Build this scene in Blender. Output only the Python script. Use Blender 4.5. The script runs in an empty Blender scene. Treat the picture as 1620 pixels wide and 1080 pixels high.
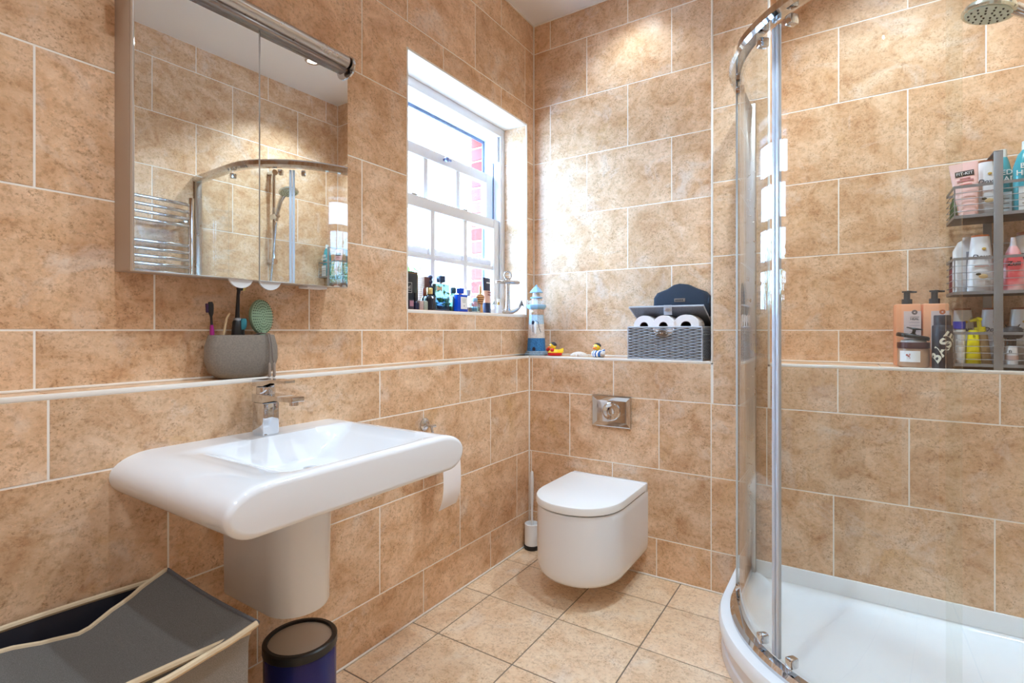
import bpy, bmesh, math, random
from mathutils import Vector, Matrix, Euler
random.seed(7)
SC = bpy.context.scene
COL = SC.collection
PI = math.pi
H = 1.0665                      # camera height

# ------------------------------------------------------------------ camera
cd = bpy.data.cameras.new('camera'); cam = bpy.data.objects.new('camera', cd); COL.objects.link(cam)
cam.location = (0, 0, H); cam.rotation_euler = (PI/2, 0, math.radians(33.07))
cd.sensor_width = 36; cd.lens = 814/1620*36; cd.shift_y = -18/1620; cd.clip_start = .02
SC.camera = cam
# ------------------------------------------------------------------ sky and exposure
W = bpy.data.worlds.new('sky'); SC.world = W; W.use_nodes = True
bg = W.node_tree.nodes['Background']; bg.inputs[0].default_value = (.38, .64, 1, 1); bg.inputs[1].default_value = 21
vs = SC.view_settings; vs.view_transform = 'Standard'; vs.look = 'None'; vs.gamma = 1; vs.use_curve_mapping = False
vs.exposure = 0.90
LAMP_W = 30.0                   # each ceiling downlight
SC.cycles.max_bounces = 12; SC.cycles.transparent_max_bounces = 24; SC.cycles.diffuse_bounces = 6
SC.cycles.sample_clamp_indirect = 6; SC.cycles.caustics_reflective = False; SC.cycles.caustics_refractive = False

# ------------------------------------------------------------------ room measures (metres)
UL, LL = -1.433, -1.333         # left wall: upper face, boxed-out lower face
NB, LB = 2.416, 2.204           # back wall: niche face, lower face
XR, YF = .55, -1.0              # right wall, wall behind the camera
CE = 2.72
LZ = .937                       # ledge height
PA, PB = -.465, -.249           # pier between the two niches
WY0, WY1, WZ0, WZ1 = 1.457, 2.345, 1.147, 2.16   # window opening

# ------------------------------------------------------------------ helpers
def lin(c):
    if isinstance(c, str):
        c = c.lstrip('#'); c = [int(c[i:i+2], 16)/255 for i in (0, 2, 4)]
    else: c = [v/255 for v in c]
    return tuple((v/12.92 if v <= .04045 else ((v+.055)/1.055)**2.4) for v in c) + (1,)
MATS = {}
def M(name, col=None, rough=.45, metal=0., **kw):
    if name in MATS: return MATS[name]
    m = bpy.data.materials.new(name); m.use_nodes = True
    b = m.node_tree.nodes['Principled BSDF']
    b.inputs['Base Color'].default_value = lin(col); b.inputs['Roughness'].default_value = rough
    b.inputs['Metallic'].default_value = metal
    for k, v in kw.items(): b.inputs[k.replace('_', ' ')].default_value = v
    nt = m.node_tree                                  # faint procedural variation on every material
    tc = nt.nodes.new('ShaderNodeTexCoord'); nz = nt.nodes.new('ShaderNodeTexNoise'); nz.inputs['Scale'].default_value = 40
    mr = nt.nodes.new('ShaderNodeMapRange'); mr.inputs['To Min'].default_value = rough*.93; mr.inputs['To Max'].default_value = min(1, rough*1.07)
    nt.links.new(tc.outputs['Object'], nz.inputs['Vector']); nt.links.new(nz.outputs['Fac'], mr.inputs['Value']); nt.links.new(mr.outputs['Result'], b.inputs['Roughness'])
    MATS[name] = m; return m
def nodes(m): return m.node_tree, m.node_tree.nodes['Principled BSDF']
def ramp(nt, stops):
    r = nt.nodes.new('ShaderNodeValToRGB'); e = r.color_ramp.elements
    while len(e) < len(stops): e.new(.5)
    for i, (p, c) in enumerate(stops): e[i].position = p; e[i].color = c
    return r

class B:
    """collects shapes; obj() links them as one mesh object"""
    def __init__(s): s.bm = bmesh.new()
    def box(s, x0, x1, y0, y1, z0, z1, bev=0, seg=2):
        r = bmesh.ops.create_cube(s.bm, size=1)
        vs_ = r['verts']
        for v in vs_:
            v.co = Vector((x0+(v.co.x+.5)*(x1-x0), y0+(v.co.y+.5)*(y1-y0), z0+(v.co.z+.5)*(z1-z0)))
        if bev:
            es = list({e for v in vs_ for e in v.link_edges})
            bmesh.ops.bevel(s.bm, geom=es, offset=bev, segments=seg, affect='EDGES', profile=.5)
        return s
    def rings(s, rings, cap0=True, cap1=True, closed=True):
        vv = [[s.bm.verts.new(p) for p in r] for r in rings]
        n = len(vv[0])
        for a, b in zip(vv, vv[1:]):
            for i in range(n if closed else n-1):
                j = (i+1) % n
                s.bm.faces.new((a[i], a[j], b[j], b[i]))
        if cap0: s.bm.faces.new(vv[0][::-1])
        if cap1: s.bm.faces.new(vv[-1])
        return s
    def loft(s, secs, n=24, e=2., cap0=True, cap1=True, rot=0):
        """secs: (z, rx, ry[, cx, cy]); superellipse rings along z"""
        R = []
        for q in secs:
            z, rx, ry = q[:3]; cx, cy = (q[3], q[4]) if len(q) > 3 else (0, 0)
            r = []
            for i in range(n):
                a = 2*PI*(i+.5)/n + rot; c, d = math.cos(a), math.sin(a)
                r.append((cx+rx*math.copysign(abs(c)**(2/e), c), cy+ry*math.copysign(abs(d)**(2/e), d), z))
            R.append(r)
        return s.rings(R, cap0, cap1)
    def lathe(s, prof, n=28, c=(0, 0), **k):
        return s.loft([(z, r, r, c[0], c[1]) for r, z in prof], n, **k)
    def tube(s, path, r, n=10, cap=True):
        P = [Vector(p) for p in path]; R = []; up = None
        for i, p in enumerate(P):
            t = (P[min(i+1, len(P)-1)]-P[max(i-1, 0)]).normalized()
            if up is None:
                up = Vector((0, 0, 1)) if abs(t.z) < .9 else Vector((1, 0, 0))
            a = t.cross(up).normalized(); up = a.cross(t).normalized()
            rr = r[i] if isinstance(r, (list, tuple)) else r
            R.append([p+(a*math.cos(2*PI*k/n)+up*math.sin(2*PI*k/n))*rr for k in range(n)])
        return s.rings(R, cap, cap)
    def prism(s, pts, z0, z1, bev=0):
        a = [s.bm.verts.new((x, y, z0)) for x, y in pts]; f = s.bm.faces.new(a)
        ex = bmesh.ops.extrude_face_region(s.bm, geom=[f])
        for v in [g for g in ex['geom'] if isinstance(g, bmesh.types.BMVert)]: v.co.z = z1
        bmesh.ops.recalc_face_normals(s.bm, faces=s.bm.faces[:])
        return s
    def sphere(s, c, rx, ry, rz, u=18, v=10):
        m = Matrix.Translation(c) @ Matrix.Diagonal((rx, ry, rz, 1))
        bmesh.ops.create_uvsphere(s.bm, u_segments=u, v_segments=v, radius=1, matrix=m); return s
    def xf(s, mat):
        bmesh.ops.transform(s.bm, matrix=mat, verts=s.bm.verts[:]); return s
    def mesh(s, name, ang=38):
        bmesh.ops.recalc_face_normals(s.bm, faces=s.bm.faces[:])
        me = bpy.data.meshes.new(name); s.bm.to_mesh(me); s.bm.free()
        for p in me.polygons: p.use_smooth = True
        me.set_sharp_from_angle(angle=math.radians(ang)); return me
    def obj(s, name, mat, parent=None, loc=(0, 0, 0), rot=(0, 0, 0), ang=38):
        return link(name, s.mesh(name, ang), mat, parent, loc, rot)
def link(name, me, mat, parent=None, loc=(0, 0, 0), rot=(0, 0, 0)):
    o = bpy.data.objects.new(name, me); COL.objects.link(o)
    if mat is not None and (not me.materials): me.materials.append(mat)
    o.location = loc; o.rotation_euler = rot
    if parent: o.parent = parent
    return o
def thing(name, label, cat, loc=(0, 0, 0), rz=0, group=None, rot=None):
    o = bpy.data.objects.new(name, None); COL.objects.link(o); o.empty_display_size = .05
    o.location = loc; o.rotation_euler = rot or (0, 0, rz); return tag(o, label, cat, group)
def tag(o, label, cat, group=None):
    o['label'] = label; o['category'] = cat
    if group: o['group'] = group
    return o
def struct(o): o['kind'] = 'structure'; return o
def stuff(o): o['kind'] = 'stuff'; return o
def text(body, size, mat, parent, loc, rot, name='lettering', ext=.0003, bold=0, align='CENTER', shear=0):
    c = bpy.data.curves.new(name, 'FONT'); c.body = body; c.size = size; c.extrude = ext; c.offset = bold; c.shear = shear
    c.align_x = align; c.align_y = 'CENTER'; c.resolution_u = 3
    t = bpy.data.objects.new(name, c); COL.objects.link(t)
    me = bpy.data.meshes.new_from_object(t); bpy.data.objects.remove(t)
    return link(name, me, mat, parent, loc, rot)
FRONT = (PI/2, 0, 0)                 # text facing -Y
def arc(cx, cy, r, a0, a1, n): return [(cx+r*math.cos(a0+(a1-a0)*i/n), cy+r*math.sin(a0+(a1-a0)*i/n)) for i in range(n+1)]

# ------------------------------------------------------------------ materials
def tile_mat(name, light, mid, dark, rough=.32, pale=lin((236, 224, 212)), ochre=lin((216, 172, 118))):
    m = M(name, (200, 160, 120), rough); nt, b = nodes(m); N = nt.nodes; L = nt.links
    tc = N.new('ShaderNodeTexCoord'); oi = N.new('ShaderNodeObjectInfo')
    mu = N.new('ShaderNodeMath'); mu.operation = 'MULTIPLY'; mu.inputs[1].default_value = 57
    L.new(oi.outputs['Random'], mu.inputs[0])
    ad = N.new('ShaderNodeVectorMath'); ad.operation = 'ADD'; L.new(tc.outputs['Object'], ad.inputs[0]); L.new(mu.outputs[0], ad.inputs[1])
    def noise(sc, det, rg, dist=0, st=(1, 1, 1)):
        mp = N.new('ShaderNodeMapping'); mp.inputs['Scale'].default_value = st; L.new(ad.outputs[0], mp.inputs['Vector'])
        n = N.new('ShaderNodeTexNoise'); n.inputs['Scale'].default_value = sc; n.inputs['Detail'].default_value = det
        n.inputs['Roughness'].default_value = rg; n.inputs['Distortion'].default_value = dist; L.new(mp.outputs[0], n.inputs['Vector']); return n.outputs['Fac']
    def mix(a, c, f, mode='MULTIPLY'):
        x = N.new('ShaderNodeMix'); x.data_type = 'RGBA'; x.blend_type = mode
        if isinstance(f, (int, float)): x.inputs[0].default_value = f
        else: L.new(f, x.inputs[0])
        for q, k in ((a, 6), (c, 7)):
            if isinstance(q, tuple): x.inputs[k].default_value = q
            else: L.new(q, x.inputs[k])
        return x.outputs[2]
    def fac(src, lo, hi):
        r = N.new('ShaderNodeMapRange'); r.inputs['From Min'].default_value = lo; r.inputs['From Max'].default_value = hi; L.new(src, r.inputs['Value']); return r.outputs[0]
    r1 = ramp(nt, [(.30, dark), (.48, mid), (.66, light), (.85, mid)]); L.new(noise(9, 8, .70, .5, (1, 1.15, 1)), r1.inputs[0])
    c = mix(r1.outputs[0], pale, fac(noise(6.5, 6, .62, .8), .56, .86), 'MIX')          # pale clouds
    c = mix(c, ochre, fac(noise(5, 7, .6, .6, (1.1, 1, 1)), .58, .86), 'MIX')            # ochre stains
    cl = fac(noise(11, 5, .6, .4), .40, .60)                                               # where the pits gather
    pit = fac(noise(170, 3, .6, 0), .46, .33)
    m1 = N.new('ShaderNodeMath'); m1.operation = 'MULTIPLY'; L.new(pit, m1.inputs[0]); L.new(cl, m1.inputs[1])
    m3 = N.new('ShaderNodeMath'); m3.operation = 'MULTIPLY'; m3.inputs[1].default_value = .75; L.new(m1.outputs[0], m3.inputs[0])
    c = mix(c, (.50, .40, .32, 1), m3.outputs[0])
    c = mix(c, (.78, .73, .68, 1), fac(noise(70, 5, .72, 0), .50, .36))
    c = mix(c, (1.12, 1.11, 1.10, 1), fac(noise(110, 4, .7), .54, .68))
    hs = N.new('ShaderNodeHueSaturation'); L.new(c, hs.inputs['Color'])
    mr = N.new('ShaderNodeMapRange'); mr.inputs['To Min'].default_value = .94; mr.inputs['To Max'].default_value = 1.06
    L.new(oi.outputs['Random'], mr.inputs['Value']); L.new(mr.outputs[0], hs.inputs['Value'])
    L.new(hs.outputs[0], b.inputs['Base Color'])
    bp = N.new('ShaderNodeBump'); bp.inputs['Strength'].default_value = .10; bp.inputs['Distance'].default_value = .002
    L.new(noise(70, 6, .7), bp.inputs['Height']); L.new(bp.outputs[0], b.inputs['Normal'])
    b.inputs['Specular IOR Level'].default_value = .35
    return m
T_WALL = tile_mat('wall_tile', lin((238, 206, 175)), lin((220, 181, 144)), lin((198, 150, 110)))
T_FLOOR = tile_mat('floor_tile', lin((244, 220, 192)), lin((236, 206, 174)), lin((222, 184, 146)), .3)
GROUT = M('grout_cream', (246, 240, 232), .8)
GROUT_D = M('grout_grey', (128, 116, 104), .85)
TRIM = M('trim_white', (240, 234, 226), .35)
CEIL = M('ceiling_paint', (236, 232, 228), .8)
PAINT = M('white_paint', (240, 240, 240), .35)
CER = M('white_ceramic', (234, 237, 243), .08, Coat_Weight=.3, Coat_Roughness=.03)
ACR = M('white_acrylic', (240, 243, 245), .14)
CHROME = M('chrome', (214, 216, 220), .05, 1.)
SATIN = M('satin_steel', (196, 190, 184), .28, 1.)
MIRROR = M('mirror_silver', (236, 240, 240), .01, 1.)
BLACK = M('black_plastic', (22, 22, 24), .4)
WHITE = M('white_plastic', (238, 238, 238), .35)
def glass_mat(name, tint=(.97, .985, .98, 1), spec=1.0):
    m = bpy.data.materials.new(name); m.use_nodes = True; nt = m.node_tree; nt.nodes.clear()
    o = nt.nodes.new('ShaderNodeOutputMaterial'); t = nt.nodes.new('ShaderNodeBsdfTransparent'); t.inputs[0].default_value = tint
    g = nt.nodes.new('ShaderNodeBsdfGlossy'); g.inputs['Roughness'].default_value = .005; g.inputs[0].default_value = (spec, spec, spec, 1)
    L = nt.links
    lw = nt.nodes.new('ShaderNodeLayerWeight'); pw = nt.nodes.new('ShaderNodeMath'); pw.operation = 'POWER'; pw.inputs[1].default_value = 5; L.new(lw.outputs['Facing'], pw.inputs[0])
    f = nt.nodes.new('ShaderNodeMath'); f.operation = 'MULTIPLY_ADD'; f.inputs[1].default_value = .96; f.inputs[2].default_value = .04; L.new(pw.outputs[0], f.inputs[0])
    x = nt.nodes.new('ShaderNodeMixShader')
    L.new(f.outputs[0], x.inputs[0]); L.new(t.outputs[0], x.inputs[1]); L.new(g.outputs[0], x.inputs[2]); L.new(x.outputs[0], o.inputs[0])
    MATS[name] = m; return m
GLASS = glass_mat('clear_glass')
BOTTLE_GLASS = glass_mat('bottle_glass', (.56, .55, .54, 1))
def liquid(name, tint): return MATS.get(name) or glass_mat(name, tint)
def fabric(name, col, sc=900, amt=.25):
    m = M(name, col, .9); nt, b = nodes(m)
    tc = nt.nodes.new('ShaderNodeTexCoord'); n = nt.nodes.new('ShaderNodeTexNoise'); n.inputs['Scale'].default_value = sc; n.inputs['Detail'].default_value = 2
    c = lin(col); r = ramp(nt, [(.35, tuple(v*(1-amt) for v in c[:3])+(1,)), (.65, tuple(v*(1+amt) for v in c[:3])+(1,))])
    nt.links.new(tc.outputs['Object'], n.inputs['Vector']); nt.links.new(n.outputs['Fac'], r.inputs[0]); nt.links.new(r.outputs[0], b.inputs['Base Color'])
    return m
def P(name, col, rough=.4, metal=0): return M(name, col, rough, metal)

# ------------------------------------------------------------------ tile layer
ORI = {'L': Matrix(((0, 0, 1), (1, 0, 0), (0, 1, 0))), 'Bk': Matrix(((1, 0, 0), (0, 0, -1), (0, 1, 0))),
       'R': Matrix(((0, 0, -1), (-1, 0, 0), (0, 1, 0))), 'F': Matrix(((-1, 0, 0), (0, 0, 1), (0, 1, 0))),
       'U': Matrix(((1, 0, 0), (0, 1, 0), (0, 0, 1))), 'D': Matrix(((1, 0, 0), (0, -1, 0), (0, 0, -1)))}
TM = {}
def tile_mesh(w, h, m):
    k = (round(w, 4), round(h, 4), m.name)
    if k not in TM:
        b = B(); a = .0007
        r = lambda i, z: [(-w/2+i, -h/2+i, z), (w/2-i, -h/2+i, z), (w/2-i, h/2-i, z), (-w/2+i, h/2-i, z)]
        b.rings([r(0, -.006), r(0, -a), r(a, 0)])
        me = b.mesh('tile', 20); me.materials.append(m); TM[k] = me
    return TM[k]
def cells_mesh(us, vs_, keep, z0, z1, name):
    b = B(); bm = b.bm; top = {}
    def tv(i, j):
        if (i, j) not in top: top[i, j] = bm.verts.new((us[i], vs_[j], z1))
        return top[i, j]
    fs = [bm.faces.new((tv(i, j), tv(i+1, j), tv(i+1, j+1), tv(i, j+1))) for i in range(len(us)-1) for j in range(len(vs_)-1) if keep(i, j)]
    ex = bmesh.ops.extrude_face_region(bm, geom=fs)
    for v in [g for g in ex['geom'] if isinstance(g, bmesh.types.BMVert)]: v.co.z = z0
    return b.mesh(name, 20)
def put_tiles(parent, ori, plane, rects, mat, holes=(), name='tile', g=.0021):
    """rects: (u0,u1,v0,v1) joint to joint; plane: position of the face along the outward axis"""
    R = ORI[ori]; n = R.col[2]; base = n*0
    ax = max(range(3), key=lambda i: abs(n[i])); base[ax] = plane
    for (u0, u1, v0, v1) in rects:
        u0, u1, v0, v1 = u0+g, u1-g, v0+g, v1-g
        if u1-u0 < .006 or v1-v0 < .006: continue
        us = sorted({u0, u1} | {a for h in holes for a in (h[0]-g, h[1]+g) if u0 < a < u1})
        vz = sorted({v0, v1} | {a for h in holes for a in (h[2]-g, h[3]+g) if v0 < a < v1})
        inside = lambda i, j: any(h[0]-g-1e-6 <= us[i] and us[i+1] <= h[1]+g+1e-6 and h[2]-g-1e-6 <= vz[j] and vz[j+1] <= h[3]+g+1e-6 for h in holes)
        cells = [(i, j) for i in range(len(us)-1) for j in range(len(vz)-1) if not inside(i, j)]
        if not cells: continue
        i0, i1 = min(c[0] for c in cells), max(c[0] for c in cells); j0, j1 = min(c[1] for c in cells), max(c[1] for c in cells)
        cu, cv = (us[i0]+us[i1+1])/2, (vz[j0]+vz[j1+1])/2
        if len(cells) == (i1-i0+1)*(j1-j0+1):
            if us[i1+1]-us[i0] < .006 or vz[j1+1]-vz[j0] < .006: continue
            me = tile_mesh(us[i1+1]-us[i0], vz[j1+1]-vz[j0], mat)
        else:
            S = set(cells); me = cells_mesh([u-cu for u in us], [v-cv for v in vz], lambda i, j: (i, j) in S, -.006, 0, 'tile'); me.materials.append(mat)
        o = bpy.data.objects.new(name, me); COL.objects.link(o); o.parent = parent
        o.matrix_basis = Matrix.Translation(base + R.col[0]*cu + R.col[1]*cv) @ R.to_4x4()
def rowrects(u0, u1, zs, offs, per):
    out = []
    for (z0, z1), off in zip(zip(zs, zs[1:]), offs):
        k = math.ceil((u0-off)/per+1e-6); js = []
        while off+k*per < u1-1e-4: js.append(off+k*per); k += 1
        e = [u0]+js+[u1]
        out += [(a, b, z0, z1) for a, b in zip(e, e[1:])]
    return out
ZR = [H-3.555*.3+.001] + [H+k*.3 for k in range(-3, 6)] + [CE]      # joints of every tile row, floor to ceiling
ZR[0] = 0.0
iL = ZR.index(H)                       # row starting at camera height
LOW = ZR[:iL-0]                        # rows under the ledge: 0 ... .767 then ledge
LOWZ = [0] + [H+k*.3 for k in (-3, -2, -1)] + [LZ-.008]
UPZ = [LZ+.002] + [H+k*.3 for k in range(0, 6)] + [CE]
def grout_box(name, *a): return B().box(*a).obj(name, GROUT)

# ------------------------------------------------------------------ floor, ceiling
floor = struct(B().box(LL-.3, XR+.1, YF-.1, LB+.3, -.06, -.0018).obj('floor', GROUT_D))
fx = [LL+.004]+[-1.207+.3105*k for k in range(0, 6)]+[XR]
fx = [x for x in fx if x < XR-.01]+[XR]
fy = [YF]+[1.0675-.309*k for k in range(6, 0, -1)]+[1.0675+.309*k for k in range(0, 4)]+[LB-.004]
put_tiles(floor, 'U', 0, [(a, b, c, d) for a, b in zip(fx, fx[1:]) for c, d in zip(fy, fy[1:])], T_FLOOR, g=.0022)
struct(B().box(UL-.4, XR+.15, YF-.15, NB+.15, CE, CE+.08).obj('ceiling', CEIL))
# ------------------------------------------------------------------ left wall
us = [YF-.1, WY0, WY1, NB+.12]; vz = [-.05, WZ0, WZ1, CE+.05]
me = cells_mesh(us, vz, lambda i, j: not (i == 1 and j == 1), -.27, -.0008, 'wall_left')
wl = struct(link('wall_left', me, GROUT)); wl.matrix_basis = Matrix.Translation((UL, 0, 0)) @ ORI['L'].to_4x4()
wlroot = wl
# tiles are placed in world space: their parents sit at the origin
def root_at_origin(o):
    o.data.transform(o.matrix_basis); o.matrix_basis = Matrix(); return o
root_at_origin(wl)
AL, BLo, PL = 1.232, 1.456, .4365
put_tiles(wl, 'L', UL, rowrects(YF, NB, UPZ, [AL, BLo, AL, BLo, AL, BLo, AL], PL), T_WALL, [(WY0, WY1, WZ0, WZ1)])
low = B().box(UL-.02, LL-.0008, YF-.05, NB, -.05, LZ-.004).obj('lower_boxing', GROUT, wl)
put_tiles(wl, 'L', LL, rowrects(YF, LB, LOWZ, [1.439, 1.223, 1.439, 1.223], .434), T_WALL)
put_tiles(wl, 'U', LZ, [(UL, LL-.008, a, b) for a, b in zip([YF, -.5, -.07, .36, .79, 1.223, 1.657, 2.09], [-.5, -.07, .36, .79, 1.223, 1.657, 2.09, NB])], T_WALL, name='ledge_tile')
# window reveals
put_tiles(wl, 'D', WZ1-.002, [(-1.575, UL-.004, -WY1, -1.9), (-1.575, UL-.004, -1.9, -WY0)], M('soffit_tile', (244, 238, 230), .3), name='soffit_tile')
put_tiles(wl, 'Bk', WY1-.002, [(-1.575, UL-.004, a, b) for a, b in zip([WZ0, 1.367, 1.667, 1.967], [1.367, 1.667, 1.967, WZ1])], T_WALL, name='reveal_tile')
put_tiles(wl, 'F', WY0+.002, [(-UL+.004, 1.575, a, b) for a, b in zip([WZ0, 1.367, 1.667, 1.967], [1.367, 1.667, 1.967, WZ1])], T_WALL, name='reveal_tile')
put_tiles(wl, 'U', WZ0+.002, [(-1.575, UL-.004, WY0, 1.893), (-1.575, UL-.004, 1.893, WY1)], T_WALL, name='sill_tile')
# ------------------------------------------------------------------ back wall
wb = struct(grout_box('wall_back', UL-.02, XR+.1, NB+.0008, NB+.12, -.05, CE+.05))
AB, BB, PBk = -.8985, -1.1165, .431
offs = [AB, BB, AB, BB, AB, BB, AB]
put_tiles(wb, 'Bk', NB, rowrects(UL, PA+.02, UPZ, offs, PBk), T_WALL)
AS, BS, PS = -.028, .19, .436
put_tiles(wb, 'Bk', NB, rowrects(PB-.02, XR, UPZ, [AS, BS, AS, BS, AS, BS, AS], PS), T_WALL)
B().box(LL-.1, XR+.05, LB+.0008, NB+.01, -.05, LZ-.004).obj('lower_boxing', GROUT, wb)
put_tiles(wb, 'Bk', LB, rowrects(LL, PA, LOWZ, [-.69, -.892, -1.107, -.887], .4275) +
          rowrects(PA, XR, [0]+[H+k*.3 for k in (-3, -2)], [.177-.43, .393], .434) +
          [(PA, -.26, H-.6, H-.3), (-.26, .177, H-.6, H-.3), (.177, XR, H-.6, H-.3)] +
          [(PB, -.028, H-.3, LZ-.008), (-.028, .405, H-.3, LZ-.008), (.405, XR, H-.3, LZ-.008)], T_WALL)
put_tiles(wb, 'U', LZ, [(a, b, LB+.008, NB) for a, b in ((UL, -1.1), (-1.1, -.68), (-.68, PA), (PB, .1), (.1, XR))], T_WALL, name='ledge_tile')
pier = B().box(PA+.0008, PB-.0008, LB+.0008, NB+.01, LZ-.01, CE+.02).obj('pier', GROUT, wb)
put_tiles(wb, 'Bk', LB, [(PA+.006, PB-.006, a, b) for a, b in zip([H-.3]+UPZ[1:-1], UPZ[1:])], T_WALL)
put_tiles(wb, 'L', PB, [(LB, NB, a, b) for a, b in zip(UPZ, UPZ[1:])], T_WALL)
put_tiles(wb, 'R', PA, [(-NB, -LB, a, b) for a, b in zip(UPZ, UPZ[1:])], T_WALL)
# ------------------------------------------------------------------ right and rear walls (seen in the mirror)
wr = struct(grout_box('wall_right', XR+.0008, XR+.12, YF-.1, NB+.1, -.05, CE+.05))
ZALL = [0]+[H+k*.3 for k in range(-3, 6)]+[CE]
put_tiles(wr, 'R', XR, rowrects(-NB, -YF, ZALL, [-1.45 if k % 2 else -1.226 for k in range(10)], .434), T_WALL)
wf = struct(grout_box('wall_rear', UL-.02, XR+.1, YF-.12, YF-.0018, -.05, CE+.05))
put_tiles(wf, 'F', YF, rowrects(-XR, -UL, ZALL, [0 if k % 2 else .215 for k in range(10)], .43), T_WALL, [(-.35, .49, 0, 2.04)])
dr = struct(bpy.data.objects.new('door_1', None)); COL.objects.link(dr); dr.location = (-.07, YF, 0)
B().box(-.39, .39, .002, .026, .01, 2.0, .003).obj('door_leaf', PAINT, dr)
for x0 in (-.30, .04):
    for z0, z1 in ((.2, .9), (1.05, 1.85)): B().box(x0, x0+.26, .026, .031, z0, z1, .004).obj('panel', PAINT, dr)
for x0, x1 in ((-.42, -.39), (.39, .42)): B().box(x0, x1, .0, .04, 0, 2.04, .004).obj('door_frame', PAINT, dr)
B().box(-.39, .39, .0, .04, 2.0, 2.04, .004).obj('door_frame', PAINT, dr)
hd = B().box(-.36, -.325, .026, .034, .92, 1.1, .004).obj('handle_plate', CHROME, dr); B().tube([(-.34, .034, 1.0), (-.34, .07, 1.0), (-.33, .078, 1.0), (-.24, .078, 1.0)], .009).obj('handle', CHROME, hd)

# ------------------------------------------------------------------ white trims
def trim(name, *a, bev=.002): return struct(B().box(*a, bev).obj(name, TRIM))
trim('trim_1', LL-.011, LL+.0005, YF, LB+.0, LZ-.0095, LZ+.0018)
trim('trim_2', LL, PA, LB-.0005, LB+.011, LZ-.0095, LZ+.0018)
trim('trim_3', PB, XR, LB-.0005, LB+.011, LZ-.0095, LZ+.0018)
trim('trim_4', PA-.0005, PA+.008, LB-.0008, LB+.008, LZ, CE)
trim('trim_5', PB-.008, PB+.0005, LB-.0008, LB+.008, LZ, CE)
trim('trim_6', UL, UL+.007, NB-.006, NB, LZ, CE)
trim('trim_7', LL, LL+.006, LB-.006, LB, 0, LZ-.01)
trim('trim_8', UL-.001, UL+.006, YF, NB, LZ, LZ+.006)
trim('trim_9', UL, PA, NB-.006, NB+.001, LZ, LZ+.006)
trim('trim_10', PB, XR, NB-.006, NB+.001, LZ, LZ+.006)
trim('trim_11', LL, LL+.007, YF, LB, 0, .006)
trim('trim_12', LL, -.37, LB-.007, LB, 0, .006)
trim('trim_13', UL-.009, UL+.0008, WY0-.001, WY1+.006, WZ0-.013, WZ0+.0005)
trim('trim_14', UL-.009, UL+.0008, WY0-.007, WY0+.002, WZ0, WZ1)
trim('trim_15', UL-.009, UL+.0008, WY1-.002, WY1+.007, WZ0, WZ1)
trim('trim_16', UL-.009, UL+.0008, WY0-.007, WY1+.007, WZ1-.001, WZ1+.009)
trim('trim_17', UL, UL+.007, YF, NB, CE-.006, CE)
trim('trim_18', UL, PA, NB-.007, NB, CE-.006, CE)

# ------------------------------------------------------------------ sash window
win = struct(bpy.data.objects.new('window_1', None)); COL.objects.link(win); win.location = (0, 0, 0)
UP = M('window_paint', (236, 238, 244), .3)
DK = M('strip_blue_grey', (96, 104, 122), .6)  # thin dark blue-grey strips along the window frame
XF0, XF1 = -1.575, -1.70
def wbar(n, par, x0, x1, y0, y1, z0, z1, bev=.004, mat=UP): return B().box(x0, x1, y0, y1, z0, z1, bev).obj(n, mat, par)
for y0, y1 in ((WY0, WY0+.03), (WY1-.03, WY1)):
    f = wbar('jamb', win, XF1, XF0, y0, y1, WZ0-.02, WZ1)
wbar('frame_head', win, XF1, XF0, WY0+.03, WY1-.03, WZ1-.045, WZ1)
wbar('frame_sill', win, XF1-.05, XF0-.01, WY0+.03, WY1-.03, WZ0-.03, WZ0+.002)
for y in (WY1-.036, WY0+.03): wbar('staff_bead', win, -1.585, -1.577, y, y+.006, WZ0, WZ1-.045, .002)
wbar('jamb_liner', win, -1.655, -1.59, WY1-.05, WY1-.03, 1.98, WZ1-.045, .002)
wbar('dark_strip', win, -1.697, -1.69, WY1-.045, WY1-.03, WZ0, WZ1-.045, .001, DK)
wbar('dark_strip', win, -1.697, -1.69, WY0+.03, WY1-.045, WZ1-.06, WZ1-.045, .001, DK)
wbar('dark_strip', win, -1.632, -1.627, WY1-.036, WY1-.03, WZ0, 1.98, .001, DK)
def etched():
    m = glass_mat('etched_pane'); nt = m.node_tree; L = nt.links
    out = [n for n in nt.nodes if n.type == 'OUTPUT_MATERIAL'][0]; src = out.inputs[0].links[0].from_socket
    tc = nt.nodes.new('ShaderNodeTexCoord'); sp = nt.nodes.new('ShaderNodeSeparateXYZ'); L.new(tc.outputs['Generated'], sp.inputs[0])
    n = nt.nodes.new('ShaderNodeTexNoise'); n.inputs['Scale'].default_value = 90; n.inputs['Detail'].default_value = 3; L.new(tc.outputs['Object'], n.inputs['Vector'])
    a = nt.nodes.new('ShaderNodeMath'); a.operation = 'MULTIPLY_ADD'; a.inputs[1].default_value = .22; L.new(n.outputs['Fac'], a.inputs[0]); L.new(sp.outputs['Z'], a.inputs[2])
    lt = nt.nodes.new('ShaderNodeMath'); lt.operation = 'LESS_THAN'; lt.inputs[1].default_value = .31; L.new(a.outputs[0], lt.inputs[0])
    tr = nt.nodes.new('ShaderNodeBsdfTranslucent'); tr.inputs[0].default_value = (.30, .24, .21, 1)
    df = nt.nodes.new('ShaderNodeMixShader'); L.new(lt.outputs[0], df.inputs[0]); L.new(src, df.inputs[1]); L.new(tr.outputs[0], df.inputs[2]); L.new(df.outputs[0], out.inputs[0])
    return m
ETCH = etched()
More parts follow.
